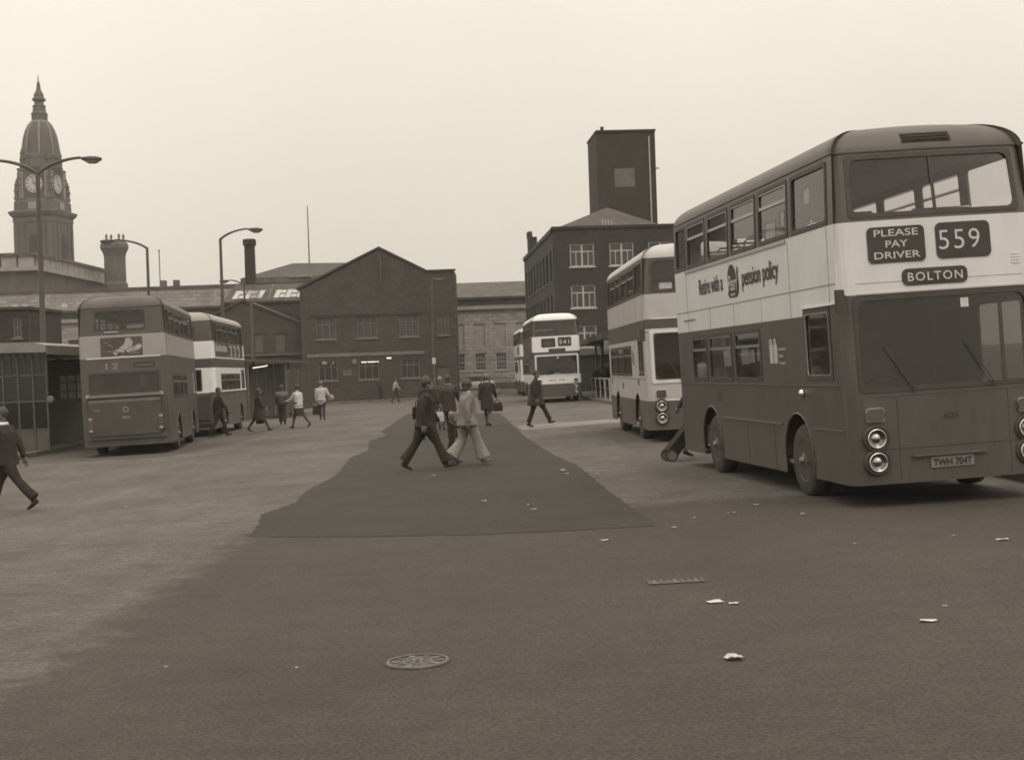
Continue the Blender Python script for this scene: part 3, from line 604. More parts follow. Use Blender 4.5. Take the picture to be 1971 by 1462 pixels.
for k in range(8):
    a = R(45 * k + 22.5); pts = [(r_ * math.cos(a), r_ * math.sin(a), z) for r_, z in ((3.44, 47.6), (3.42, 48.8), (3.32, 49.6), (3.09, 51.0), (2.69, 52.3), (2.14, 53.4), (1.7, 53.9))]
    MB().tube(pts, 0.11, 5).build('dome_rib', M_ashlar, B)
for sx in (-1, 1):
    for rot in (0, 90, 180, 270):
        Mf = Matrix.Rotation(R(rot), 4, 'Z')
        for xx in (2.35, 2.85): b = MB(); b.lathe([(0.2, 39.2), (0.17, 39.5), (0.16, 43.6), (0.24, 43.9), (0.24, 44.2)], 8, c=(0, 0, 0), M=Mf @ Matrix.Translation((sx * xx, -3.25, 0))); b.build('column', M_ashlar, B)
        if sx > 0: MB().box(-0.9, 0.9, -3.98, -3.88, 37.0, 38.3, Mf).build('attic_panel', M_ashlar, B)
        b = MB(); b.add([tuple(Mf @ Vector(p)) for p in ((-2.4, -3.2, 44.8), (2.4, -3.2, 44.8), (0, -3.2, 46.5), (-2.4, -2.6, 44.8), (2.4, -2.6, 44.8), (0, -2.6, 46.5))], [(0, 1, 2), (5, 4, 3), (0, 2, 5, 3), (1, 4, 5, 2)])
        if sx > 0: b.build('pediment', M_ashdk, B)

# roof-top block behind the left shelters
B = thing('flat_roofed_block', 'small dark flat-roofed block with a tall window, above the left shelter', 'building', (-24.4, 70, 0), (0, LE, 0))
facade(B, 'front_wall', I4, -6, 0.4, -0.5, 6.15, [(-0.42, 0.0, 4.75, 5.75, 'cross'), (-1.9, -1.4, 4.75, 5.75, 'cross')], M_brick2, 0.12)
b = MB(); b.box(-6.1, 0.5, -0.1, 5, 6.155, 6.3); b.build('roof', M_slatedk, B)
b = MB(); b.quad((0.4, 0.02, -.5), (0.4, 5, -.5), (0.4, 5, 6.15), (0.4, 0.02, 6.15)); b.build('side_wall', M_brick2, B)

# ------------------------------------------------------------------ lamp posts
def lamp_post(label, x, y, h, arms, group=None, r=0.09, head=True):
    """tapered steel column, curved bracket arm(s) along local x, each with a lantern"""
    B = thing('lamp_post', label, 'lamp post', (x, y, 0), (0, LE, 0), group)
    MB().tube([(0, 0, -0.3), (0, 0, 1.4), (0, 0, 1.45), (0, 0, h)], [r * 1.7, r * 1.7, r * 1.15, r * 0.8], 10).build('column', M_steel, B)
    for sx, reach, rise in arms:
        pts = []
        for k in range(9):
            t = k / 8; a = t * R(78); pts.append((sx * reach * (math.sin(a) / math.sin(R(78))) ** 1.0 * (0.35 + 0.65 * t) , 0, h - 0.06 + rise * math.sin(t * math.pi / 2)))
        am = MB().tube(pts, [r * 0.75 - 0.003 * k for k in range(9)], 8).build('arm', M_steel, B)
        if head:
            ex, ez = pts[-1][0], pts[-1][2]
            b = MB(); rings = []
            for t, w, hh in ((0, 0.05, 0.04), (0.08, 0.12, 0.09), (0.35, 0.17, 0.15), (0.6, 0.16, 0.15), (0.78, 0.09, 0.07)):
                rings.append([(ex + sx * t * 0.98, w * math.cos(a), ez - 0.02 - 0.05 * t + (hh * 0.55 if math.sin(a) > 0 else hh) * math.sin(a)) for a in [2 * math.pi * q / 10 for q in range(10)]])
            b.loft(rings); b.build('lantern', M_steel, B, smooth=True)
            b = MB(); rings = []
            for t, w, hh in ((0.16, 0.06, 0.02), (0.3, 0.13, 0.09), (0.55, 0.13, 0.09), (0.68, 0.06, 0.02)):
                rings.append([(ex + sx * t * 0.98, w * math.cos(a), ez - 0.13 - 0.05 * t + hh * math.sin(a)) for a in [2 * math.pi * q / 10 for q in range(10)]])
            b.loft(rings); b.build('lamp_bowl', mat('lamp_bowl', 0.16, 0.25, 0.6, 0.1, 3), B, smooth=True)
    return B
lamp_post('twin-armed street lamp in front of the clock tower', -17.34, 52, 10.08, ((1, 1.62, 0.56), (-1, 1.62, 0.56)), r=0.10)
lamp_post('single-armed street lamp whose arm crosses the broad stone chimney', -19.54, 76, 9.5, ((-1, 1.75, 0.52),))
lamp_post('single-armed street lamp with its lantern beside the plain brick chimney', -14.95, 73, 9.45, ((1, 1.45, 0.52),))
lamp_post('distant street lamp with its lantern just behind the nearer lamp column', -20.2, 107, 9.3, ((-1, 1.1, 0.5),))
B = lamp_post('street lamp standing in front of the right end of the brick works', -5.62, 101.6, 8.5, ((1, 0.12, 0.2),), r=0.1)
MB().box(-0.12, 0.12, -0.16, -0.12, 2.5, 2.95).build('notice', M_paper, B)
B = thing('steel_post', 'plain steel post in front of the gabled workshop', 'post', (-14.75, 80, 0), (0, LE, 0))
MB().tube([(0, 0, -0.2), (0, 0, 6.5)], [0.11, 0.09], 10).build('column', mat('post_paint', 0.09, 0.6, 0.4, 0.2, 2), B)
MB().lathe([(0.13, 6.5), (0.13, 6.56), (0.03, 6.62)], 10).build('cap', M_steel, B)
B = thing('wire_mast', 'hair-thin aerial mast on the roofline of the civic building', 'mast', (-45.2, 182, 0), (0, LE, 0))
MB().tube([(0, 0, 0), (0, 0, 19.4)], 0.07, 5).build('pole', M_steel, B); MB().lathe([(0.1, 19.4), (0.1, 19.7)], 6).build('finial', M_steel, B)

# ------------------------------------------------------------------ left platform shelter: glazed end wall, flat roof, window behind
B = thing('passenger_shelter', 'glazed timber passenger shelter with flat felt roof on the left pavement', 'shelter', (-15, 44, 0), (0, LE * 0.6, 0))
XM = [-3.9, -3.4, -2.9, -2.42, -1.94, -1.45, -0.96, -0.5, -0.03, 0.40]
b = MB()
for x in XM: b.box(x - 0.028, x + 0.028, -0.04, 0.04, 0.1, 3.2)
for x in XM[:-1]: b.box(x + 0.23, x + 0.255, -0.03, 0.03, 2.53, 3.2)
for z in (0.8, 1.68, 2.5): b.box(XM[0] + 0.03, 0.372, -0.035, 0.035, z - 0.025, z + 0.025)
b.build('glazing_bars', mat('bar_paint', 0.085, 0.6, 0.4, 0.25, 2), B)
gp = {}
for i in range(len(XM) - 1):
    for z0, z1 in ((0.825, 1.655), (1.705, 2.475), (2.525, 3.2)):
        w = round(XM[i + 1] - XM[i] - 0.056, 3); k = (w, z0)
        if k not in gp: gp[k] = MB().box(0, w, -0.004, 0.004, z0, z1).mesh('glass_pane', M_sglass)
        link('glass_pane', gp[k], B, (XM[i] + 0.028, 0.0, 0))
    MB().box(XM[i] + 0.03, XM[i + 1] - 0.03, -0.015, 0.015, 0.1, 0.772).build('dado_panel', mat('dado_paint', 0.10, 0.6, 0.4, 0.3, 2), B)
b = MB(); b.prism([(-6, 3.32), (0.3, 3.20), (0.5, 3.20), (0.5, 3.42), (0.1, 3.52), (-6, 3.62)], -0.3, 18); b.build('roof', mat('roof_felt', 0.22, 0.6, 0.5, 0.3, 0.8), B)
MB().box(0.505, 0.56, -0.3, 18, 3.12, 3.4).build('fascia', mat('fascia_paint', 0.12, 0.6, 0.4, 0.3, 1), B)
for k in range(4): MB().box(0.38, 0.50, 5 + k * 4.2, 5.12 + k * 4.2, 0, 3.2).build('post', M_wood, B)
for k in range(4): MB().tube([(0.44, 5 + k * 4.2, 2.6), (-1.0, 5 + k * 4.2, 3.15)], 0.05, 6).build('brace', M_wood, B)
b = MB(); b.box(-6, -5.9, 0.3, 18, 0, 3.25); b.box(-5.9, -2.0, 6, 6.1, 0, 3.2); b.build('back_wall', M_wood, B)
b = MB(); b.lathe([(0.08, 0), (0.12, 0.03), (0.1, 0.1)], 10, 'y', (0.52, -0.13, 1.72)); b.build('lamp', M_framedk, B)
B = thing('inspectors_office', 'dark timber office with a window coloured pale as if lit, behind the glazed shelter', 'kiosk', (-15.6, 49.2, 0), (0, LE * 0.6, 0))
M_office = mat('office_boards', 0.15, 0.7, 0.4, 0.2, 1.5)
facade(B, 'front_wall', I4, -2.4, 2.6, 0, 2.95, [(-0.36, 0.62, 1.62, 2.56, 'grid', mat('office_sash', 0.16, 0.6, 0.4, 0.2, 3), mat('lit_tone_glass', 0.46, 0.4, 0.5, 0.3, 2.5, stretch=(5, 1, 0.4)))], M_office, 0.06)  # pale pane colour stands in for a lit window
b = MB(); b.box(-2.6, 2.8, -0.1, 3.5, 2.955, 3.05); b.build('roof', M_slatedk, B)
b = MB(); b.quad((2.6, 0.01, 0), (2.6, 3.4, 0), (2.6, 3.4, 2.95), (2.6, 0.01, 2.95)); b.quad((-2.4, 0.01, 0), (-2.4, 0.01, 2.95), (-2.4, 3.4, 2.95), (-2.4, 3.4, 0)); b.build('side_walls', M_office, B)

# second shelter beyond the left stands
B = thing('far_shelter', 'dark panelled bus shelter with a lit tube under its roof, beyond the left-hand buses', 'shelter', (-13.35, 71, 0), (0, LE * 0.6, 0))
b = MB(); b.prism([(-2.2, 3.1), (2.0, 2.82), (2.0, 2.95), (-2.2, 3.25)], -0.3, 9); b.build('roof', mat('dusty_roof', 0.08, 0.7, 0.4, 0.3, 1), B)
for k in range(9): MB().box(-2.0 + k * 0.44, -1.6 + k * 0.44, 1.5, 1.55, 0.1, 2.8).build('panel', M_wood, B)
for x in (-2.0, 0.0, 1.92): MB().box(x - 0.05, x + 0.05, -0.1, 0.0, 0, 2.85).build('post', M_wood, B)
for k in range(4): MB().box(1.9, 1.96, 0.1 + k * 2.2, 2.2 + k * 2.2, 0.3, 2.5).build('side_panel', mat('grey_panel', 0.07, 0.5, 0.5, 0.3, 1), B)
MB().tube([(0.25, 0.0, 2.62), (0.8, 0.0, 2.68), (1.0, 0.0, 2.72)], 0.03, 6).build('light_tube', M_lit, B)

# right platform: canopy, sign board, queue rail
B = thing('canopy_shelter', 'dark flat canopy on posts along the right pavement in front of the mill', 'shelter', (5, 72, 0), (0, LE * 0.6, 0))
b = MB(); b.box(-0.6, 8, -4, 18, 3.05, 3.35); b.build('roof', M_slatedk, B)
for y in (-3.5, 2, 8, 14): MB().tube([(0.2, y, 0), (0.2, y, 3.05)], 0.07, 8).build('post', M_wood, B)
for k in range(6): MB().box(2.4, 2.46, -3.6 + k * 3.5, -0.2 + k * 3.5, 0.1, 3.0).build('back_panel', M_wood, B)
MB().box(-0.5, 0.35, -4.05, -4.0, 2.52, 2.98).build('sign_board', mat('blank_sign', 0.16, 0.6, 0.4, 0.2, 3), B)
MB().box(-1.35, -0.75, 14.9, 14.95, 2.3, 2.75).build('stand_board', mat('stand_sign', 0.09, 0.6, 0.4, 0.3, 3), B)
B = thing('queue_rail', 'tubular queue railings along the kerb beside the canopy', 'railing', (4.62, 66.5, 0.13), (0, 0, R(3)))
MB().tube([(0, 0, 1.0), (0, 8, 1.0)], 0.024, 6).build('rail', M_frame, B); MB().tube([(0, 0, 0.55), (0, 8, 0.55)], 0.018, 6).build('rail', M_steel, B)
for k in range(5): MB().tube([(0, k * 2, -0.1), (0, k * 2, 1.0)], 0.024, 6).build('post', M_frame, B)
for k in range(5): MB().tube([(0.45, k * 2, -0.1), (0.45, k * 2, 1.0)], 0.022, 6).build('post', M_frame, B)
MB().tube([(0.45, 0, 1.0), (0.45, 8, 1.0)], 0.022, 6).build('rail', M_steel, B)

# ------------------------------------------------------------------ double-deck buses
W2, LN, HT, SK = 1.24, 8.7, 4.60, 0.29
HL = LN / 2; RC = 0.16
def rake_f(z): return np.interp(z, [0, 1.4, 2.55, 3.4, 4.22, 4.4], [0, 0, 0.05, 0.08, 0.19, 0.22])
def rake_r(z): return np.interp(z, [0, 1.6, 2.6, 3.4, 4.25], [0, 0, 0.06, 0.08, 0.14])
def tumble(z): return np.interp(z, [0, 2.4, 3.4, 4.25], [0, 0, 0.01, 0.045])
def bsurf(side, u, z, off=0.0):
    tx = tumble(z)
    if side == 'off': return (W2 - tx + off, u, z)
    if side == 'near': return (-(W2 - tx) - off, u, z)
    s = (W2 - tx) / W2
    if side == 'front': return (u * s, HL + 0.07 * (1 - (u / W2) ** 2) - 0.016 - rake_f(z) + off, z)
    return (u * s, -(HL + 0.04 * (1 - (u / W2) ** 2) - 0.008 - rake_r(z)) - off, z)
def corner_pt(cx, cy, a, z):
    s = (W2 - tumble(z)) / W2
    rk = rake_f(z) if cy > 0 else -rake_r(z)
    return ((cx * (W2 - RC) + RC * math.cos(a)) * s, cy * (HL - RC) + RC * math.sin(a) - rk, z)
SEAT = None
def bus_seat_mesh():
    b = MB(); b.box(-0.42, 0.42, -0.2, 0.22, 0.32, 0.43); b.box(-0.42, 0.42, -0.27, -0.19, 0.36, 0.86); b.box(-0.38, -0.34, -0.15, 0.15, 0, 0.32); b.box(0.34, 0.38, -0.15, 0.15, 0, 0.32)
    return b.mesh('seat', M_seat)
def seat_rail_mesh():
    b = MB(); b.tube([(-0.42, -0.23, 0.7), (-0.42, -0.23, 0.92), (-0.38, -0.23, 0.97), (0.38, -0.23, 0.97), (0.42, -0.23, 0.92), (0.42, -0.23, 0.7)], 0.016, 6); return b.mesh('seat_rail', M_alu)
SEATM, RAILM = bus_seat_mesh(), seat_rail_mesh()
def _wheel():
    b = MB(); b.lathe([(0.27, -0.13), (0.43, -0.14), (0.475, -0.10), (0.485, 0.0), (0.475, 0.10), (0.43, 0.14), (0.27, 0.13)], 28, 'x', cap=True); tm = b.mesh('wheel', M_tyre, True)
    b = MB(); b.lathe([(0.285, 0.10), (0.28, 0.135), (0.25, 0.12), (0.22, 0.05), (0.12, 0.06), (0.11, 0.13), (0.06, 0.15), (0.01, 0.15)], 24, 'x'); rm = b.mesh('rim', mat('wheel_paint', 0.075, 0.5, 0.5, 0.3, 6))
    b = MB()
    for k in range(10): b.lathe([(0.018, 0.05), (0.018, 0.10)], 6, 'x', (0, 0.18 * math.cos(R(36 * k)), 0.18 * math.sin(R(36 * k))))
    b.lathe([(0.055, 0.15), (0.04, 0.19), (0.01, 0.195)], 12, 'x'); nm = b.mesh('hub', mat('hub_metal', 0.22, 0.45, 0.5, 0.2, 6, metal=0.6))
    return tm, rm, nm
WHM = _wheel()
def ring_mesh(side, a0, a1, z0, z1, r, t_out=0.03, t_in=0.022, off=0.010, inn=-0.022, na=6, ns=6):
    """window gasket: rounded ring that follows the body side"""
    def rr(u0, u1, w0, w1, rad):
        pts = []
        for (cx, cz, st) in ((u1 - rad, w1 - rad, 0), (u0 + rad, w1 - rad, 90), (u0 + rad, w0 + rad, 180), (u1 - rad, w0 + rad, 270)):
            for k in range(na): pts.append((cx + rad * math.cos(R(st + 90 * k / (na - 1))), cz + rad * math.sin(R(st + 90 * k / (na - 1)))))
        out = []
        for i, p in enumerate(pts):
            q = pts[(i + 1) % len(pts)]; out.append(p)
            if (i + 1) % na == 0:
                for k in range(1, ns): out.append((p[0] + (q[0] - p[0]) * k / ns, p[1] + (q[1] - p[1]) * k / ns))
        return out
    o = rr(a0 - t_out, a1 + t_out, z0 - t_out, z1 + t_out, min(r * 0.35 + 0.02, 0.06)); i_ = rr(a0 + t_in, a1 - t_in, z0 + t_in, z1 - t_in, r)
    b = MB(); b.loft([[bsurf(side, u, z, 0.0) for u, z in o], [bsurf(side, u, z, off) for u, z in o], [bsurf(side, u, z, off) for u, z in i_], [bsurf(side, u, z, inn) for u, z in i_]], cap=False)
    return b
def plate_mesh(side, a0, a1, z0, z1, r, off=0.006, back=0.001, n=5):
    pts = []
    for (cx, cz, st) in ((a1 - r, z1 - r, 0), (a0 + r, z1 - r, 90), (a0 + r, z0 + r, 180), (a1 - r, z0 + r, 270)):
        for k in range(n): pts.append((cx + r * math.cos(R(st + 90 * k / (n - 1))), cz + r * math.sin(R(st + 90 * k / (n - 1)))))
    c = ((a0 + a1) / 2, (z0 + z1) / 2); b = MB(); b.loft([[bsurf(side, u, z, -0.01) for u, z in pts], [bsurf(side, u, z, off) for u, z in pts]], cap=False)
    m = len(pts); b.add([bsurf(side, u, z, off) for u, z in pts] + [bsurf(side, *c, off)], [(k, (k + 1) % m, m) for k in range(m)])
    return b
def letters(parent, side, s, u, z, h, width=None, m=None, off=0.010, bold=0.0, center=False, shear=0.0, space=1.0, name='lettering'):
    """flat lettering on a body side; u = left end as the viewer sees it"""
    vs, fs, w = text_mesh(s, bold, space); kx = (width / w) if width else h / 0.73
    d = {'off': 1, 'front': -1, 'rear': 1, 'near': -1}[side]
    if center: u = u - d * w * kx / 2
    b = MB(); b.add([bsurf(side, u + d * (x * kx + shear * y * h), z + y * h, off) for x, y in vs], fs)
    return b.build(name, m or M_letter, parent)
def shape(parent, side, pts, m, off=0.008, name='emblem'):
    b = MB(); b.add([bsurf(side, u, z, off) for u, z in pts], [tuple(range(len(pts)))]); return b.build(name, m, parent)

def make_bus(label, corner, ang, front_view, bands, roofm, upper=None, lower=None, cab=True, ws=(1.41, 2.50), uwf=(3.49, 4.19), rear_upper=None, rear_lower=None, detail=2, glass=None, roll=0.0, ws_frame=None, frame_m=None):
    """bands(side,u,z)->(part name, material). returns the thing; local +Y is the front, +X the offside"""
    a = R(ang)
    if front_view: phi = math.pi - a; lc = Vector((W2, HL))
    else: phi = -a; lc = Vector((W2, -HL))
    c, s = math.cos(phi), math.sin(phi)
    org = (corner[0] - (c * lc.x - s * lc.y), corner[1] - (s * lc.x + c * lc.y), 0)
    B = thing('double_decker_bus', label, 'bus', org, (0, roll, phi))
    glass = glass or M_glass
    upper = upper or [(0.40, 1.74), (1.95, 3.25), (3.44, 4.72), (4.93, 6.14), (6.35, 7.54), (7.74, 8.38)]
    lower = lower if lower is not None else [(3.48, 4.82), (5.02, 6.37), (6.56, 7.5)]
    wins = []      # side, u0, u1, z0, z1, corner radius, kind
    for sd in ('off', 'near'):
        for s0, s1 in upper: wins.append((sd, HL - s1, HL - s0, 3.47, 4.17, 0.05, 'upper'))
        for s0, s1 in lower: wins.append((sd, HL - s1, HL - s0, 1.56, 2.26, 0.05, 'lower'))
    if cab: wins.append(('off', HL - 1.43, HL - 0.48, 1.58, 2.42, 0.08, 'cab'))
    wins.append(('near', HL - 1.75, HL - 0.5, 0.5, 2.40, 0.05, 'door'))
    wins.append(('front', -1.07, 1.07, ws[0], ws[1], 0.13, 'windscreen')); wins.append(('front', -1.05, 1.05, uwf[0], uwf[1], 0.10, 'upper_windscreen'))
    ru = rear_upper or (-0.75, 0.75, 3.55, 4.02); wins.append(('rear', *ru, 0.09, 'rear'))
    if rear_lower: wins.append(('rear', *rear_lower, 0.06, 'rear_lower'))
    zs = {SK, 0.62, 0.95, 0.96, 1.2, 1.48, 1.62, 2.37, 2.40, 2.47, 2.52, 2.55, 2.62, 2.82, 2.84, 2.86, 3.42, 3.5, 4.25}
    for w in wins: zs |= {w[3], w[4]}
    zs = sorted(zs); zz = [zs[0]]
    for z in zs[1:]:
        if z - zz[-1] > 1e-4: zz.append(z)
    zs = zz
    AW = (1.97, 6.50); ARH = 0.66
    ys = {-(HL - RC), HL - RC}
    for w in wins:
        if w[0] in ('off', 'near'): ys |= {w[1], w[2]}
    for q in AW: ys |= {HL - q - ARH, HL - q + ARH}
    ys |= {HL - 1.45}
    xsF = {-(W2 - RC), W2 - RC, -0.7, -0.35, 0, 0.35, 0.7}; xsR = set(xsF)
    for w in wins:
        if w[0] == 'front': xsF |= {w[1], w[2]}
        if w[0] == 'rear': xsR |= {w[1], w[2]}
    def uniq(L):
        L = sorted(L); o = [L[0]]
        for x in L[1:]:
            if x - o[-1] > 1e-3: o.append(x)
        return o
    ys, xsF, xsR = uniq(ys), uniq(xsF), uniq(xsR)
    groups = {}
    def cell(side, u, z, pts):
        nm, m = bands(side, u, z); groups.setdefault((nm, m.name), (MB(), m))[0].add(pts, [(0, 1, 2, 3)])
    def inside(side, u, z): return any(w[0] == side and w[1] < u < w[2] and w[3] < z < w[4] for w in wins)
    for j in range(len(zs) - 1):
        z0, z1 = zs[j], zs[j + 1]; zc = (z0 + z1) / 2
        for side, us in (('off', ys), ('near', ys), ('front', xsF), ('rear', xsR)):
            for i in range(len(us) - 1):
                u0, u1 = us[i], us[i + 1]; uc = (u0 + u1) / 2
                if inside(side, uc, zc): continue
                if side in ('off', 'near') and zc < 1.2 and any(abs(uc - (HL - q)) < ARH for q in AW): continue
                p = [bsurf(side, u0, z0), bsurf(side, u1, z0), bsurf(side, u1, z1), bsurf(side, u0, z1)]
                cell(side, uc, zc, p if side in ('off', 'rear') else p[::-1])
        for cx, cy, st, sd in ((1, 1, 0, 'front'), (-1, 1, 90, 'front'), (-1, -1, 180, 'rear'), (1, -1, 270, 'rear')):
            for k in range(4):
                a0, a1 = R(st + 22.5 * k), R(st + 22.5 * (k + 1))
                def cp(aa, z):
                    p = corner_pt(cx, cy, aa, z)
                    if abs(math.cos(aa)) < 1e-6: return bsurf(sd, cx * (W2 - RC), z)
                    if abs(math.sin(aa)) < 1e-6: return bsurf('off' if cx > 0 else 'near', cy * (HL - RC), z)
                    return p
                cell(sd, cx * 1.1, zc, [cp(a0, z0), cp(a1, z0), cp(a1, z1), cp(a0, z1)])
    # wheel arches
    for sd in ('off', 'near'):
        for q in AW:
            yc = HL - q; ra, zc0 = 0.61, 0.50
            ts = sorted({-ARH, ARH, *[ra * math.cos(R(t)) for t in range(0, 181, 12)]})
            for i in range(len(ts) - 1):
                t0, t1 = ts[i], ts[i + 1]; tm = (t0 + t1) / 2
                def lowz(t): return zc0 + math.sqrt(max(0, ra * ra - t * t)) if abs(tm) < ra else SK
                for za, zb in ((SK, 0.96), (0.96, 1.2)):
                    l0, l1 = max(za, min(zb, lowz(t0))), max(za, min(zb, lowz(t1)))
                    if zb - min(l0, l1) < 1e-4: continue
                    cell(sd, yc + tm, (za + zb) / 2, [bsurf(sd, yc + t0, l0), bsurf(sd, yc + t1, l1), bsurf(sd, yc + t1, zb), bsurf(sd, yc + t0, zb)])
    for (nm, _), (b, m) in groups.items():
        for q in pieces(b): q.build(nm, m, B)
    # roof: rounded cove and crown
    zt = 4.25; rings = []
    base = [bsurf('off', y, zt) for y in ys[1:-1]]
    base = [bsurf('off', y, zt) for y in ys] + [corner_pt(1, 1, R(k * 22.5), zt) for k in (1, 2, 3)] + [bsurf('front', x, zt) for x in xsF[::-1]] + [corner_pt(-1, 1, R(90 + k * 22.5), zt) for k in (1, 2, 3)] \
        + [bsurf('near', y, zt) for y in ys[::-1]] + [corner_pt(-1, -1, R(180 + k * 22.5), zt) for k in (1, 2, 3)] + [bsurf('rear', x, zt) for x in xsR] + [corner_pt(1, -1, R(270 + k * 22.5), zt) for k in (1, 2, 3)]
    for k in range(0, 8):
        t = R(90 * k / 7); ins = 0.42 * (1 - math.cos(t)); zz_ = zt + (HT - 0.05 - zt) * math.sin(t)
        sx = (W2 - 0.045 - ins) / (W2 - 0.045); sy = (HL - 0.2 - ins * 0.9) / (HL - 0.2)
        rings.append([(p[0] * sx, p[1] * sy, zz_ + 0.05 * (k / 7) ** 2 * (1 - (p[0] * sx / W2) ** 2)) for p in base])
    b = MB(); b.loft(rings, cap=False); n = len(base); last = rings[-1]
    mid_ = [(0.0, p[1] * 0.96, HT) for p in last]
    b.loft([last, mid_], cap=False); b.build('roof', roofm, B, smooth=True)
    # gutter moulding
    b = MB(); b.loft([[(p[0] * 1.001, p[1] * 1.0005, zt - 0.005) for p in base], [(p[0] + (0.014 if p[0] > 0 else -0.014), p[1] + (0.014 if p[1] > 0 else -0.014), zt + 0.003) for p in base], [(p[0] + (0.014 if p[0] > 0 else -0.014), p[1] + (0.014 if p[1] > 0 else -0.014), zt + 0.022) for p in base], [(p[0] * 0.999, p[1] * 0.9995, zt + 0.03) for p in base]], cap=False); b.build('gutter', roofm, B)
    # glazing
    wobj = []
    for sd, u0, u1, z0, z1, r, kd in wins:
        b = MB(); nu, nv = (8, 3) if sd in ('front', 'rear') else (1, 2); g = [[bsurf(sd, u0 + (u1 - u0) * i / nu, z0 + (z1 - z0) * j / nv, -0.016) for i in range(nu + 1)] for j in range(nv + 1)]
        b.add([p for row in g for p in row], [(j * (nu + 1) + i, j * (nu + 1) + i + 1, (j + 1) * (nu + 1) + i + 1, (j + 1) * (nu + 1) + i) for j in range(nv) for i in range(nu)])
        wobj.append((sd, u0, u1, z0, z1, kd, b.build('windscreen' if 'screen' in kd else ('door' if kd == 'door' else 'window'), M_dglass if kd in ('windscreen', 'door', 'rear_lower') else glass, B)))
        o = wobj[-1][-1]
        fm = ws_frame if (kd == 'windscreen' and ws_frame) else (frame_m or M_rubber)
        ring_mesh(sd, u0, u1, z0, z1, r, 0.06 if (kd == 'windscreen' and ws_frame) else 0.03, 0.024, 0.02 if (kd == 'windscreen' and ws_frame) else 0.010).build('window_frame', fm, o)
        if detail > 0:
            if kd == 'windscreen' and ws_frame: ring_mesh(sd, u0 + 0.03, u1 - 0.03, z0 + 0.03, z1 - 0.03, r, 0.008, 0.02, 0.024).build('window_gasket', M_rubber, o)
            if 'screen' in kd and kd != 'windscreen':
                b = MB(); b.loft([[bsurf(sd, x, z0 + 0.02 + (z1 - z0 - 0.04) * j, oo) for j in (0, 0.5, 1)] for x, oo in ((-0.018, -0.014), (-0.018, 0.006), (0.018, 0.006), (0.018, -0.014))], cap=False, closed=False); b.build('glazing_bar', M_rubber, o)
            if kd in ('upper', 'lower') and (u1 < HL - 1.9 or kd == 'lower') and u1 - u0 > 0.8:
                zb = z0 + (z1 - z0) * (0.66 if kd == 'upper' else 0.68)
                b = MB(); b.add([bsurf(sd, u, z, oo) for u, z, oo in ((u0 + .02, zb - .012, .004), (u1 - .02, zb - .012, .004), (u1 - .02, zb + .014, .004), (u0 + .02, zb + .014, .004))], [(0, 1, 2, 3)]); b.build('vent_bar', M_alu, o)
                ring_mesh(sd, u0 + 0.035, u1 - 0.035, zb + 0.02, z1 - 0.035, 0.04, 0.004, 0.008, 0.007, 0.0, 4, 1).build('vent_frame', M_alu, o)
            if kd == 'cab': ring_mesh(sd, u0 + 0.03, u1 - 0.03, z0 + 0.03, z1 - 0.03, 0.07, 0.004, 0.010, 0.014, 0.0).build('sash_trim', M_alu, o)
            if kd == 'door':
                b = MB(); b.box(-(W2 + 0.02), -(W2 - 0.01), (u0 + u1) / 2 - 0.03, (u0 + u1) / 2 + 0.03, z0, z1); b.build('door_edge', M_rubber, o)
    # inside
    b = MB(); b.box(-W2 + 0.05, W2 - 0.05, -HL + 0.15, HL - 0.15, 2.62, 2.68); b.build('upper_floor', M_inter, B)
    b = MB(); b.box(-W2 + 0.05, W2 - 0.05, -HL + 0.15, HL - 0.12, 0.42, 0.47); b.build('lower_floor', M_inter, B)
    b = MB(); b.box(-W2 + 0.14, W2 - 0.14, -HL + 0.3, HL - 0.4, 4.24, 4.26); b.build('ceiling', M_ceil, B)
    b = MB(); b.box(0.05, W2 - 0.06, HL - 1.62, HL - 1.58, 0.48, 2.5); b.build('cab_bulkhead', M_inter, B)  # bulkheads added to darken the view through the windscreen
    b = MB(); b.box(-W2 + 0.06, W2 - 0.06, -HL + 1.6, -HL + 1.64, 0.48, 2.5); b.build('rear_bulkhead', M_inter, B)
    b = MB(); b.box(-W2 + 0.05, -0.4, HL - 3.2, HL - 3.16, 0.48, 2.5); b.build('stair_panel', M_inter, B)
    b = MB(); b.box(-1.0, 1.0, HL - 0.42, HL - 0.1, 0.5, 1.32); b.build('dashboard', M_inter, B)
    if detail > 0:
        b = MB(); b.lathe([(0.24, -0.012), (0.25, 0.0), (0.24, 0.012), (0.215, 0.0), (0.24, -0.012)], 20, 'z', (0, 0, 0), Matrix.Translation((0.62, HL - 0.55, 1.42)) @ Matrix.Rotation(R(35), 4, 'X'), cap=False); b.build('steering_wheel', M_rubber, B)
        for k in range(9):
            y = HL - 1.15 - k * 0.78
            for x in (-0.66, 0.66):
                so = link('seat', SEATM, B, (x, y, 2.68))
                if k < 8: link('seat_rail', RAILM, so)
        for k in range(5):
            for x in (-0.66, 0.66): link('seat', SEATM, B, (x, HL - 3.7 - k * 0.78, 0.48))
    # underside and wheels
    b = MB(); b.box(-W2 + 0.32, W2 - 0.32, -HL + 0.25, HL - 0.3, 0.30, 0.40); b.build('chassis', M_rubber, B)
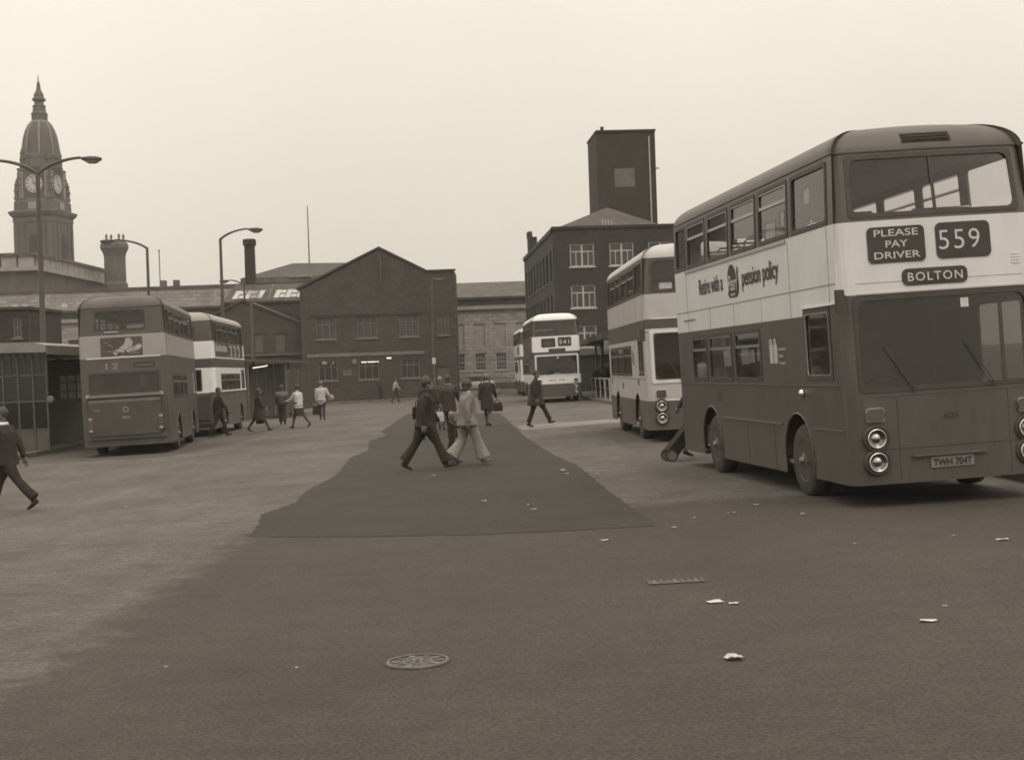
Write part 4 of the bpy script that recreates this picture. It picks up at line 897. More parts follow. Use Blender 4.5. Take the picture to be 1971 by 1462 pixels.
    for q in AW:
        for sx in (-1, 1):
            o = link('wheel', WHM[0], B, (sx * (W2 - 0.18), HL - q, 0.485), (0, 0, 0 if sx > 0 else math.pi)); link('rim', WHM[1], o); link('hub', WHM[2], o)
            b = MB(); yc = HL - q
            arc = [(yc + 0.63 * math.cos(R(t)), 0.5 + 0.63 * math.sin(R(t))) for t in range(0, 181, 15)]
            b.add([(sx * (W2 - 0.004), y, z) for y, z in arc] + [(sx * (W2 - 0.45), y, z) for y, z in arc], [(i, i + 1, i + 1 + len(arc), i + len(arc)) for i in range(len(arc) - 1)])
            b.add([(sx * (W2 - 0.45), y, z) for y, z in arc], [tuple(range(len(arc)))]); b.build('wheel_arch', M_rubber, B)
            if detail > 0:
                arc2 = [bsurf('off' if sx > 0 else 'near', yc + 0.615 * math.cos(R(t)), 0.5 + 0.615 * math.sin(R(t)), 0.004) for t in range(-15, 196, 15)]
                MB().tube(arc2, 0.014, 6).build('arch_bead', bands('off', 0, 0.7)[1], B)
    return B
def strip(B, side, u0, u1, z0, z1, m, off=0.012, name='trim_strip', n=1):
    b = MB(); us = [u0 + (u1 - u0) * k / n for k in range(n + 1)]
    rings = [[bsurf(side, u, z0, 0), bsurf(side, u, z0, off), bsurf(side, u, z1, off), bsurf(side, u, z1, 0)] for u in us]; b.loft(rings); return b.build(name, m, B)
def headlamps(B, chrome=True):
    for sx in (1, -1):
        for z in (0.84, 0.56):
            y = bsurf('front', sx * 0.94, z)[1]
            b = MB(); b.lathe([(0.165, -0.02), (0.165, 0.02), (0.145, 0.05), (0.135, 0.035), (0.115, 0.03)], 24, 'y', (sx * 0.94, y, z), cap=False); hl = b.build('headlamp', M_rubber, B, smooth=True)
            b = MB(); b.lathe([(0.112, 0.03), (0.118, 0.052), (0.104, 0.058), (0.10, 0.045)], 24, 'y', (sx * 0.94, y, z), cap=False); b.build('chrome_ring', M_chrome, hl, smooth=True)
            b = MB(); b.lathe([(0.104, 0.046), (0.097, 0.03), (0.075, 0.0), (0.04, -0.02), (0.004, -0.026)], 24, 'y', (sx * 0.94, y, z)); b.build('reflector', M_refl, hl, smooth=True)
            b = MB(); b.lathe([(0.022, -0.02), (0.022, 0.012), (0.004, 0.02)], 10, 'y', (sx * 0.94, y, z)); b.build('bulb_shield', M_chrome, hl, smooth=True)
        z = 1.12; b = plate_mesh('front', sx * 0.94 - 0.105, sx * 0.94 + 0.105, z - 0.075, z + 0.075, 0.05, 0.05); o = b.build('indicator', M_amber, B)
        ring_mesh('front', sx * 0.94 - 0.105, sx * 0.94 + 0.105, z - 0.075, z + 0.075, 0.045, 0.008, 0.0, 0.03, 0.0, 5, 1).build('indicator_rim', M_chrome if sx else M_chrome, o)
def mirror(B, u=1.17, z=2.5):
    x, y, _ = bsurf('front', W2 - 0.06, z)
    MB().tube([(x, y, z + 0.05), (x + 0.1, y + 0.16, z + 0.05), (x + 0.13, y + 0.18, z - 0.05)], 0.014, 6).build('mirror_arm', M_rubber, B)
    b = MB(); b.box(-0.055, 0.055, -0.025, 0.025, -0.14, 0.14, Matrix.Translation((x + 0.13, y + 0.18, z - 0.02)) @ Matrix.Rotation(R(20), 4, 'Z')); b.build('mirror', M_rubber, B)
def wipers(B, z=1.42):
    for x in (0.45, -0.55):
        p = bsurf('front', x, z - 0.06, 0.03); q = bsurf('front', x + 0.32, z + 0.5, 0.03)
        MB().tube([p, bsurf('front', x + 0.02, z + 0.02, 0.04), q], 0.008, 5).build('wiper', M_rubber, B)

# ---- bus 559, right foreground
def bands1(side, u, z):
    lim = 2.55 if side == 'front' else (2.47 if side in ('off', 'near') and u > HL - 1.45 else 2.37)
    if z < 1.48: return 'lower_panels', M_red
    if z < lim: return 'lower_window_band', M_red
    if z < 3.42: return 'between_decks_panels', M_cream
    return 'upper_window_band', M_red
B1 = make_bus('large dark and cream double-decker showing 559 BOLTON on its front blinds', (3.98, 16.6), -6.3, True, bands1, M_red2, roll=R(0.8))
F = lambda d: W2 - d
S = lambda d: HL - d
headlamps(B1); mirror(B1); wipers(B1)
o = plate_mesh('front', F(1.07), F(0.37), 2.91, 3.34, 0.06, 0.014).build('destination_blind', M_black, B1)
for k, (t, w) in enumerate((('PLEASE', 0.54), ('PAY', 0.27), ('DRIVER', 0.56))): letters(o, 'front', t, F(0.72), 3.225 - k * 0.133, 0.085, w, off=0.019, center=True, bold=0.006)
o = plate_mesh('front', F(1.90), F(1.21), 2.92, 3.35, 0.07, 0.014).build('destination_blind', M_black, B1)
letters(o, 'front', '559', F(1.24), 3.03, 0.245, 0.52, off=0.019, bold=-0.006, space=1.15)
o = plate_mesh('front', F(1.57), F(0.76), 2.625, 2.825, 0.07, 0.014).build('destination_blind', M_black, B1)
letters(o, 'front', 'BOLTON', F(1.165), 2.675, 0.105, 0.68, off=0.019, center=True, bold=0.006, space=1.2)
strip(B1, 'front', -1.04, 1.04, 2.548, 2.566, M_alu, 0.014, n=8)
strip(B1, 'front', -1.04, 1.04, 2.68, 2.684, M_inkdk, 0.002, 'panel_joint', 8)
strip(B1, 'front', -1.0, 1.0, 1.33, 1.338, M_red2, 0.006, 'panel_joint', 8); strip(B1, 'front', -1.0, 1.0, 0.70, 0.708, M_rubber, 0.004, 'panel_joint', 8)
strip(B1, 'front', F(0.72), F(1.64), 0.595, 0.615, M_red2, 0.05, 'bumper_lip', 4)
o = plate_mesh('front', F(1.47), F(0.94), 0.45, 0.575, 0.01, 0.02).build('number_plate', mat('plate_reflective', 0.20, 0.4, 0.5, 0.05, 3), B1)
letters(o, 'front', 'TWH 704T', F(1.205), 0.472, 0.082, 0.48, M_black, off=0.025, center=True, bold=0.035)
letters(B1, 'front', '623', F(1.15), 1.02, 0.075, 0.17, M_black, off=0.006, bold=0.015)
for u in (-0.72, 0.66): strip(B1, 'front', u, u + 0.006, 0.31, 1.32, M_rubber, 0.003, 'panel_joint')
for d in (1.85, 3.35, 4.85, 6.25, 7.65):
    MB().tube([(sx_ * (W2 - 0.10 - 0.42 * (1 - math.cos(R(t_)))), S(d), 4.25 + 0.30 * math.sin(R(t_))) for sx_, t_ in ((1, 12), (1, 30), (1, 50), (1, 70), (1, 85))], 0.006, 5).build('roof_seam', M_red2, B1)
for k in range(4): strip(B1, 'front', F(2.26), F(2.16), 2.82 + k * 0.035, 2.835 + k * 0.035, M_white, 0.01, 'vent_slat')
b = MB(); b.add([(x, bsurf('front', 0, 4.25)[1] + y, z) for x, y, z in ((0.31, -0.008, 4.355), (-0.31, -0.008, 4.355), (-0.31, -0.115, 4.475), (0.31, -0.115, 4.475))], [(0, 1, 2, 3)]); o = b.build('roof_vent', M_black, B1)
for k in range(3):
    b = MB(); b.box(-0.3, 0.3, bsurf('front', 0, 4.25)[1] - 0.03 - k * 0.03, bsurf('front', 0, 4.25)[1] - 0.008 - k * 0.03, 4.385 + k * 0.033, 4.392 + k * 0.033); b.build('vent_slat', M_red, o)
plate_mesh('front', F(1.56), F(1.46), 2.33, 2.44, 0.005, -0.008).build('windscreen_sticker', M_paper, B1)
# offside details
strip(B1, 'off', S(8.5), S(0.25), 1.475, 1.492, M_red2, 0.012); strip(B1, 'off', S(5.8), S(2.64), 0.935, 0.965, mat('rub_rail', 0.13, 0.4, 0.5, 0.2, 2), 0.02, 'rub_rail'); strip(B1, 'off', S(1.28), S(0.2), 0.925, 0.95, M_red2, 0.012)
strip(B1, 'off', S(8.5), S(0.2), 2.705, 2.715, mat('joint_grey', 0.2, 0.5), 0.006, 'panel_joint'); strip(B1, 'off', S(7.75), S(2.02), 3.37, 3.41, M_alu, 0.02, 'advert_frame')
strip(B1, 'off', S(1.50), S(0.28), 2.462, 2.482, M_white, 0.03, 'drip_moulding'); strip(B1, 'off', S(7.98), S(7.18), 2.56, 2.58, M_alu, 0.015)
for d in (1.97, 3.3, 4.75, 6.2, 7.7): strip(B1, 'off', S(d), S(d) + 0.006, 2.375, 3.36 if d < 2 or d > 7 else 2.70, MATS['joint_grey'], 0.004, 'panel_joint')
for d in (0.42,): strip(B1, 'off', S(d), S(d) + 0.006, 2.49, 3.40, MATS['joint_grey'], 0.004, 'panel_joint')
for d in (3.05, 4.4): strip(B1, 'off', S(d), S(d) + 0.008, 0.30, 0.93, M_rubber, 0.003, 'panel_joint')
for k in range(5): strip(B1, 'off', S(6.05), S(5.75), 1.21 + k * 0.032, 1.225 + k * 0.032, M_rubber, 0.006, 'vent_slat')
b = MB(); b.lathe([(0.055, 0), (0.06, 0.02), (0.04, 0.05), (0.01, 0.06)], 12, 'x', bsurf('off', S(1.67), 1.38)); b.build('filler_cap', M_chrome, B1, smooth=True)
# advert on the side
letters(B1, 'off', 'Retire with a', S(6.80), 2.955, 0.265, 1.50, M_inkdk, bold=0.018)
letters(B1, 'off', 'pension policy', S(4.20), 2.945, 0.265, 1.80, M_inkdk, bold=0.018)
E1 = shape(B1, 'off', [(S(5.02), 2.86), (S(4.93), 2.80), (S(4.50), 2.80), (S(4.42), 2.86), (S(4.38), 2.95), (S(4.42), 3.10), (S(4.40), 3.22), (S(4.45), 3.26), (S(4.52), 3.10), (S(4.58), 3.22), (S(4.70), 3.30), (S(4.86), 3.30), (S(4.98), 3.2), (S(5.0), 3.08), (S(4.95), 2.98), (S(4.98), 2.92)], M_inkdk, 0.006, 'advert_emblem')
letters(E1, 'off', 'Pearl', S(4.97), 2.91, 0.24, 0.47, M_letter, off=0.012, bold=0.008, shear=0.25)
shape(E1, 'off', [(S(4.84), 2.825), (S(4.58), 2.825), (S(4.58), 2.862), (S(4.84), 2.862)], mat('emblem_bar', 0.3, 0.6), 0.012, 'emblem_bar')
# operator's twin-loop emblem and name
for k in (0, 1):
    x0 = S(3.02) + k * 0.19
    for q in (0, 0.055, 0.11): strip(B1, 'off', x0 + q, x0 + q + 0.034, 1.78, 2.04 + (0.03 if q == 0.055 else 0), M_letter, 0.006, 'emblem')
    b = MB(); cx, cz = x0 + 0.072, 2.05
    pts = [(cx + r_ * math.cos(R(t)), cz + r_ * math.sin(R(t))) for r_ in (0.072, 0.045) for t in range(0, 181, 15)]
    b.add([bsurf('off', u, z, 0.007) for u, z in pts], [(i, i + 1, i + 14, i + 13) for i in range(12)]); b.build('emblem', M_letter, B1)
for k, t in enumerate(('Lancashire', 'United', 'Transport')): letters(B1, 'off', t, S(2.60), 1.955 - k * 0.095, 0.05, (0.34, 0.2, 0.3)[k], M_letter, bold=0.01)
for d, z, w, h in ((3.60, 1.82, 0.16, 0.24), (3.98, 1.80, 0.2, 0.2), (4.35, 1.78, 0.34, 0.26), (5.35, 1.76, 0.34, 0.26)):
    plate_mesh('off', S(d) - w / 2, S(d) + w / 2, z, z + h, 0.004, -0.03, n=2).build('window_notice', M_paper, B1)
for d, z, w, h in ((1.18, 3.78, 0.26, 0.2), (2.2, 3.6, 0.2, 0.22), (2.75, 3.5, 0.5, 0.22)):
    plate_mesh('off', S(d) - w / 2, S(d) + w / 2, z, z + h, 0.004, -0.03, n=2).build('window_notice', M_paper if d < 1.5 else mat('net_paper', 0.3, 0.8), B1)

# ---- second bus on the right-hand stand
def bands2(side, u, z):
    if z < 0.96: return 'skirt_panels', M_red2
    if side == 'front':
        if z < 2.62: return 'lower_panels', M_cream2
    elif z < 2.40: return 'lower_panels', M_cream2
    if z < 2.84: return 'between_decks_band', M_red
    if z < 3.42: return 'between_decks_panels', M_cream2
    return 'upper_window_band', M_red
B2 = make_bus('cream double-decker with two dark bands and white-edged windscreen, behind bus 559', (3.10, 32.2), -1.6, True, bands2, M_cream2, lower=[(2.95, 4.6), (4.62, 6.3), (6.32, 8.0)], ws=(1.42, 2.54), ws_frame=M_cream)
headlamps(B2); mirror(B2); wipers(B2)
strip(B2, 'front', -1.04, 1.04, 2.838, 2.862, M_white, 0.014, n=8); strip(B2, 'front', -1.04, 1.04, 0.955, 0.98, M_white, 0.014, n=8); strip(B2, 'off', S(8.5), S(0.2), 1.475, 1.49, M_alu, 0.012)
for d in (0.4, 1.7, 3.0, 4.3, 5.6, 6.9, 8.1): strip(B2, 'off', S(d), S(d) + 0.008, 2.86, 3.4, MATS['joint_grey'], 0.004, 'panel_joint')
for k, t in enumerate((0, 1, 2)): strip(B2, 'off', S(2.7) + k * 0.12, S(2.7) + k * 0.12 + 0.07, 1.85 - k * 0.03, 2.2 - k * 0.06, mat('faded_emblem', 0.2, 0.6), 0.006, 'emblem')
for d, z in ((1.6, 1.32), (5.1, 1.2), (7.9, 1.3)): plate_mesh('off', S(d) - 0.05, S(d) + 0.05, z, z + 0.16, 0.03, 0.02).build('side_lamp', M_amber, B2)
plate_mesh('front', 0.55, 0.85, 3.53, 3.68, 0.01, -0.03).build('window_notice', M_paper, B2)
plate_mesh('front', -1.85 + 1.0, -0.75, 2.92, 3.34, 0.05, 0.012).build('destination_blind', M_black, B2); plate_mesh('front', -0.62, 0.0, 2.92, 3.34, 0.05, 0.012).build('destination_blind', M_black, B2)

# ---- bus 541 at the far stand, another behind it
def bands3(side, u, z):
    if z < 0.96: return 'skirt_panels', M_red
    if z < (1.48 if side != 'front' else 1.40): return 'lower_panels', M_white if side == 'front' else M_cream
    if side == 'front' and z < 2.62: return 'lower_window_band', M_red
    if side != 'front' and z < 2.40: return 'lower_window_band', M_red
    if side == 'front' and z < 3.42 and z > 2.55: return 'between_decks_panels', M_white
    if z < 3.42: return 'between_decks_band', M_red
    return 'upper_window_band', M_red
B3 = make_bus('cream-fronted double-decker showing 541 at the far stand', (1.12, 72.3), -2.6, True, bands3, M_white, ws=(1.42, 2.42), ws_frame=M_cream, glass=M_dglass)
headlamps(B3); mirror(B3); wipers(B3)
o = plate_mesh('front', F(1.22), F(0.48), 2.86, 3.32, 0.06, 0.014).build('destination_blind', M_black, B3)
for k, w in enumerate((0.5, 0.42)): strip(o, 'front', F(0.62), F(0.62) - w, 2.98 + k * 0.1, 3.015 + k * 0.1, mat('dim_blind_print', 0.12, 0.6), 0.019, 'lettering')
o = plate_mesh('front', F(2.05), F(1.35), 2.88, 3.35, 0.06, 0.014).build('destination_blind', M_black, B3); letters(o, 'front', '541', F(1.42), 3.0, 0.22, 0.52, off=0.019, bold=0.01, space=1.2)
o = plate_mesh('front', F(1.72), F(0.85), 2.60, 2.78, 0.05, 0.014).build('destination_blind', M_black, B3)
strip(o, 'front', F(1.05), F(1.5), 2.67, 2.70, MATS['dim_blind_print'], 0.019, 'lettering')
strip(B3, 'front', -1.02, 1.02, 1.395, 1.42, M_alu, 0.014, n=8)
for d0, d1 in ((0.78, 0.98), (1.04, 1.16), (1.3, 1.62)): strip(B3, 'front', F(d1), F(d0), 1.11, 1.2, mat('faint_print', 0.42, 0.6, 0.3, 0.4, 12), 0.006, 'faded_print')
plate_mesh('front', F(1.35), F(1.25), 2.26, 2.38, 0.005, -0.008).build('windscreen_sticker', M_paper, B3)
plate_mesh('front', F(1.35), F(1.05), 1.46, 1.5, 0.005, -0.008).build('windscreen_sticker', M_paper, B3)
strip(B3, 'off', S(1.9), S(0.9), 2.75, 3.1, mat('small_advert', 0.16, 0.6, 0.4, 0.5, 5), 0.008, 'advert_panel')
def bands4(side, u, z):
    if z < 0.96: return 'skirt_panels', M_red
    if z < 2.4: return 'lower_panels', M_cream
    if z < 2.62: return 'between_decks_band', M_red
    if z < 3.42: return 'between_decks_panels', M_cream
    return 'upper_window_band', M_red
B4 = make_bus('cream double-decker half hidden behind bus 541', (0.62, 93), -2.6, True, bands4, M_white, glass=M_dglass, detail=1)
headlamps(B4)
strip(B4, 'off', S(3.6), S(0.8), 2.75, 3.3, MATS['small_advert'], 0.008, 'advert_panel')

# ---- bus 12, rear view, left stand
def bands5(side, u, z):
    if z < 1.62: return 'lower_panels', M_red
    if z < 2.82: return 'lower_window_band', M_red
    if z < 3.47: return 'between_decks_panels', M_greyp
    return 'upper_window_band', M_red
B5 = make_bus('dark double-decker seen from behind, numbered 12, with a picture advert under its rear window', (-9.86, 40.4), -7.5, False, bands5, M_red2, rear_upper=(-0.76, 0.66, 3.62, 4.17), rear_lower=(-0.98, 0.98, 1.80, 2.38), roll=R(-0.3))
X5 = lambda d: W2 + d
strip(B5, 'rear', -1.04, 1.04, 2.805, 2.83, M_white, 0.016, n=8); strip(B5, 'off', -(HL - 0.2), HL - 0.2, 2.81, 2.825, M_alu, 0.01); strip(B5, 'rear', -0.5, -0.1, 3.545, 3.57, M_alu, 0.03, 'handle', 2)
b = MB(); b.loft([[bsurf('rear', u, z, o_) for z, o_ in ((1.62, 0.0), (1.64, 0.20), (1.70, 0.24), (1.76, 0.18), (1.78, 0.0))] for u in np.linspace(-1.02, 1.02, 9)]); b.build('engine_cover_top', M_red2, B5)
b = MB(); b.loft([[bsurf('rear', u, z, o_) for z, o_ in ((0.60, 0.0), (0.60, 0.16), (1.55, 0.22), (1.63, 0.20), (1.635, 0.0))] for u in np.linspace(-1.0, 1.0, 9)]); b.build('engine_cover', M_red, B5)
for u in (-1.02, 1.02): MB().lathe([(0.06, 0), (0.06, 0.05), (0.02, 0.07)], 10, 'y', (u, -HL - 0.16, 1.74)).build('vent_knob', M_alu, B5)
strip(B5, 'rear', -1.1, 1.1, 0.50, 0.62, M_red2, 0.1, 'bumper', 8)
o = plate_mesh('rear', -0.62, 0.56, 2.86, 3.40, 0.01, 0.008, n=2).build('advert_poster', mat('advert_ground', 0.07, 0.5, 0.4, 0.4, 2.5), B5)
pz = mat('advert_figure', 0.34, 0.5, 0.4, 0.45, 6); pd = mat('advert_shade', 0.15, 0.5, 0.4, 0.5, 6)
for k, (pts, m) in enumerate((([(-0.25, 2.90), (-0.30, 3.02), (-0.12, 3.06), (0.05, 3.20), (0.10, 3.36), (0.22, 3.38), (0.30, 3.24), (0.26, 3.12), (0.05, 3.02), (0.04, 2.95), (-0.12, 2.98), (-0.18, 2.88)], pz), ([(0.08, 3.02), (0.50, 3.20), (0.55, 3.10), (0.45, 3.02), (0.15, 2.94)], pz), ([(-0.5, 2.98), (-0.52, 3.02), (-0.2, 3.03), (-0.15, 2.98)], pd), ([(-0.48, 3.30), (-0.50, 3.26), (-0.28, 3.10), (-0.25, 3.13)], pd), ([(0.2, 3.0), (0.45, 2.95), (0.5, 2.9), (0.2, 2.9)], pd))):
    shape(o, 'rear', pts, m, 0.012 + 0.001 * k, 'advert_picture')
letters(B5, 'rear', '12', -0.50, 2.50, 0.17, 0.34, mat('aged_print', 0.26, 0.6), off=0.012, bold=0.01, space=1.3)
o = plate_mesh('rear', 0.28, 0.88, 2.50, 2.66, 0.02, 0.012).build('destination_blind', M_black, B5); strip(o, 'rear', 0.34, 0.82, 2.555, 2.59, MATS['dim_blind_print'], 0.018, 'lettering')
def eng(pts, m, nm, fs=None):
    b = MB(); b.add([(u, bsurf('rear', u, z, 0.16 + (z - 0.6) * 0.063 + 0.012)[1], z) for u, z in pts], fs or [tuple(range(len(pts)))]); return b.build(nm, m, B5)
ri = [(0.02 + r_ * math.cos(R(t)), 1.33 + r_ * math.sin(R(t))) for r_ in (0.085, 0.055) for t in range(0, 360, 20)]
eng(ri, MATS['aged_print'], 'ring_emblem', [(i, (i + 1) % 18, (i + 1) % 18 + 18, i + 18) for i in range(18)])
vs, fs, w = text_mesh('494', 0.02, 1.0); eng([(-0.09 + x * 0.22 / w, 1.06 + y * 0.085) for x, y in vs], MATS['aged_print'], 'lettering', fs)
eng([(-0.08, 0.82), (0.14, 0.82), (0.14, 0.92), (-0.08, 0.92)], mat('faint_plate', 0.075, 0.5), 'number_plate')
eng([(-0.85, 1.33), (-0.70, 1.33), (-0.70, 1.36), (-0.85, 1.36)], MATS['aged_print'], 'badge')
for u in (-0.98, 0.98):
    o = plate_mesh('rear', u - 0.07, u + 0.07, 0.72, 1.16, 0.02, 0.2).build('rear_lamp_cluster', M_amber, B5)
    for z in (0.76, 0.92, 1.10): plate_mesh('rear', u - 0.05, u + 0.05, z - 0.035, z + 0.035, 0.02, 0.215).build('lamp_lens', M_lens if z != 0.92 else M_amber, o)
plate_mesh('rear', 0.42, 0.66, 1.92, 2.32, 0.01, -0.03, n=2).build('window_notice', mat('curtain', 0.2, 0.8), B5)
MB().tube([bsurf('rear', -0.74, 3.74, -0.08), bsurf('rear', 0.64, 3.76, -0.08)], 0.014, 6).build('grab_rail', M_alu, B5)
strip(B5, 'off', -(HL - 0.2), HL - 0.2, 1.615, 1.635, M_red2, 0.012); strip(B5, 'off', -1.3, 1.8, 0.95, 0.975, MATS['rub_rail'], 0.02, 'rub_rail')

# ---- following bus, rear view, white bands
def bands6(side, u, z):
    if z < 1.62: return 'lower_panels', M_red2 if side != 'off' else mat('dusty_skirt', 0.105, 0.6, 0.4, 0.25, 1)
    if z < 2.52: return 'lower_window_band', M_white
    if z < 2.86: return 'between_decks_band', M_red
    if z < 3.5: return 'between_decks_panels', M_white
    return 'upper_window_band', M_red
B6 = make_bus('double-decker with white bands seen from behind, just beyond bus 12', (-10.85, 51.4), -3.5, False, bands6, M_greyp, lower=[(1.9, 3.2), (3.25, 4.6), (4.65, 5.9), (5.95, 7.2)], rear_upper=(-0.85, 0.55, 3.6, 4.1), rear_lower=(-0.75, 0.72, 1.70, 2.44), glass=M_dglass, detail=1)
strip(B6, 'off', -(HL - 0.1), HL - 0.1, 1.60, 1.66, M_white, 0.02); strip(B6, 'rear', -1.04, 1.04, 1.60, 1.65, M_white, 0.02, n=6); strip(B6, 'off', -(HL - 0.1), HL - 0.1, 2.86, 2.89, M_white, 0.012)
o = plate_mesh('off', -(HL - 0.35), HL - 0.65, 2.92, 3.46, 0.01, 0.010, n=2).build('advert_panel', mat('advert_dark', 0.06, 0.5, 0.4, 0.2, 2), B6)
for k in range(9): strip(o, 'off', -3.85 + k * 0.33, -3.85 + k * 0.33 + 0.24, 3.12, 3.34 if k % 3 else 3.40, mat('advert_pale', 0.36, 0.6, 0.3, 0.3, 4), 0.016, 'advert_print')
for k in range(3):
    u = 0.0 + k * 1.15; shape(o, 'off', [(u, 2.97), (u - 0.05, 3.05), (u + 0.12, 3.12), (u + 0.12, 3.28), (u - 0.3, 3.34), (u - 0.3, 3.42), (u + 0.3, 3.42), (u + 0.42, 3.3), (u + 0.42, 3.1), (u + 0.5, 3.0), (u + 0.3, 2.97)], MATS['advert_pale'], 0.016, 'advert_picture')
for k in range(7): strip(o, 'off', -1.4 + k * 0.6, -1.4 + k * 0.6 + 0.4, 2.94, 2.965, MATS['advert_pale'], 0.016, 'advert_print')
for k in range(3): strip(B6, 'off', HL - 1.45 + 0.0, HL - 1.45 + 0.25 + 0.05 * k, 1.85 + 0.2 * k, 1.97 + 0.2 * k, MATS['faded_emblem'], 0.006, 'emblem')
b = MB(); b.loft([[bsurf('rear', u, z, o_) for z, o_ in ((0.60, 0.0), (0.60, 0.14), (1.5, 0.18), (1.58, 0.16), (1.585, 0.0))] for u in np.linspace(-1.0, 1.0, 7)]); b.build('engine_cover', M_red, B6)
strip(B6, 'rear', -1.1, 1.1, 0.46, 0.58, M_red2, 0.1, 'bumper', 6)

# ------------------------------------------------------------------ people
M_skin = mat('skin', 0.15, 0.6, 0.4, 0.1, 8)
M_face = mat('eye_mouth_dark', 0.05, 0.6, 0.3, 0.1, 8)  # dark colour of the eyes and mouth
def cloth(v):
    v = v + 0.018 if v < 0.1 else v * 1.25
    return mat('cloth_%03d' % int(v * 1000), v, 0.9, 0.15, 0.22, 9.0, bump=0.25, bscale=16)
def hairm(v): return mat('hair_%03d' % int(v * 1000), v + 0.03, 0.6, 0.4, 0.3, 20, bump=0.4, bscale=60, stretch=(1, 1, 0.3))
def oring(c, d, rx, ry, n=14):
    """elliptic ring round c, normal d, wide along local x"""
    d = Vector(d).normalized(); ax = Vector((1, 0, 0)); ax = (ax - d * ax.dot(d)); ax = ax.normalized() if ax.length > 0.1 else Vector((0, 1, 0)); ay = d.cross(ax)
    return [tuple(Vector(c) + rx * math.cos(t) * ax + ry * math.sin(t) * ay) for t in [2 * math.pi * k / n for k in range(n)]]
def person(label, loc, face, h=1.70, top=0.03, bottom=0.025, hair=0.03, skin=True, hip=(24, -20), knee=(6, 12), arm=(-18, 20), elbow=(14, 18), splay=(7, 7), hem=None, hemw=0.0, skirt=None, flare=0.0, hairstyle='short', shoes=0.02, lean=2.0, head_turn=0.0, head_down=0.0, collar=None, hat=None, group=None, build=1.22, yoke=None, stockings=None, name='person', vox=0.016):
    k = h / 1.72; P = []       # primitives: (rings, label, samples)
    def chain(pts, radii, lab, ellip=1.0):
        pts = [Vector(p) for p in pts]; rings = []
        for i, p in enumerate(pts):
            d = pts[min(i + 1, len(pts) - 1)] - pts[max(i - 1, 0)]
            rx, ry = radii[i] if isinstance(radii[i], tuple) else (radii[i], radii[i] * ellip)
            rings.append(oring(p, d, rx, ry))
        smp = []
        for i in range(len(pts) - 1):
            for t in (0, 0.25, 0.5, 0.75, 1.0):
                r0 = radii[i]; r1 = radii[i + 1]; r0 = sum(r0) / 2 if isinstance(r0, tuple) else r0; r1 = sum(r1) / 2 if isinstance(r1, tuple) else r1
                smp.append((pts[i].lerp(pts[i + 1], t), r0 + (r1 - r0) * t))
        P.append((rings, lab, smp))
    th, sh = 0.43, 0.42; legs = []
    for i, sx in enumerate((-1, 1)):
        a, b_ = R(hip[i]), R(hip[i] - knee[i]); H0 = Vector((0.085 * sx, 0, 0.0)); K0 = H0 + th * Vector((0.01 * sx, math.sin(a), -math.cos(a))); A0 = K0 + sh * Vector((0, math.sin(b_), -math.cos(b_)))
        pitch = R(max(-8, min(48, knee[i] - hip[i] - 4)))   # heel lifts on the trailing foot
        toe = A0 + Vector((0.015 * sx, 0.17 * math.cos(pitch), -0.06 - 0.17 * math.sin(pitch))); heel = A0 + Vector((0, -0.06 * math.cos(pitch), -0.055 + 0.05 * math.sin(pitch)))
        legs.append((H0, K0, A0, toe, heel))
    low = min(min(l[3].z, l[4].z, l[2].z - 0.05) for l in legs); pel = -low + 0.032
    up = Vector((0, 0, pel)); ln = math.tan(R(lean))
    def tp(z, y=0.0, x=0.0): return Vector((x, (z - 0.9) * ln + y, pel + z - 0.93))       # z in a 1.72 m standing frame
    bw_ = build
    for (H0, K0, A0, toe, heel) in legs:
        H, Kn, An, To, He = [v + up for v in (H0, K0, A0, toe, heel)]
        fl = flare
        legm = 'bottom' if stockings is None else 'stock'
        if stockings is None: chain([H + Vector((0, 0, 0.06)), H.lerp(Kn, 0.35), Kn, Kn.lerp(An, 0.5), An + Vector((0, 0, 0.02))], [0.098 * bw_, 0.090 * bw_, 0.064 + fl * 0.3, 0.062 + fl * 0.6, 0.056 + fl], 'bottom')
        else: chain([H + Vector((0, 0, 0.06)), H.lerp(Kn, 0.35), Kn, Kn.lerp(An, 0.4), An.lerp(Kn, 0.12), An], [0.095 * bw_, 0.085, 0.055, 0.056, 0.038, 0.038], 'stock')
        mid_ = (He + To) / 2
        chain([He, He.lerp(An, 0.25) + (mid_ - He) * 0.35, mid_, To], [(0.036, 0.034), (0.045, 0.05), (0.044, 0.036), (0.03, 0.02)], 'shoes')
    # torso
    w = 0.5 * (bw_ + 1)
    if hem is None:
        chain([tp(0.83), tp(0.92), tp(1.02), tp(1.18), tp(1.32), tp(1.42), tp(1.47)], [(0.13 * w, 0.10), (0.165 * w, 0.118 * w), (0.155 * w, 0.115 * w), (0.170 * w, 0.118 * w), (0.19 * w, 0.115), (0.155 * w, 0.085), (0.07, 0.065)], 'top')
        chain([tp(0.82), tp(0.90), tp(0.96)], [(0.14 * w, 0.105), (0.165 * w, 0.12 * w), (0.16 * w, 0.118 * w)], 'bottom')
    else:
        zz = [hem, (hem + 0.95) / 2, 0.95, 1.05, 1.2, 1.33, 1.42, 1.47]; e = hemw
        chain([tp(z) for z in zz], [(0.205 * w + e, 0.165 * w + e * 1.5), (0.205 * w + e * 0.5, 0.16 * w + e * 0.8), (0.19 * w, 0.15 * w), (0.182 * w, 0.146 * w), (0.195 * w, 0.146 * w), (0.208 * w, 0.135 * w), (0.16 * w, 0.092), (0.075, 0.07)], 'top')
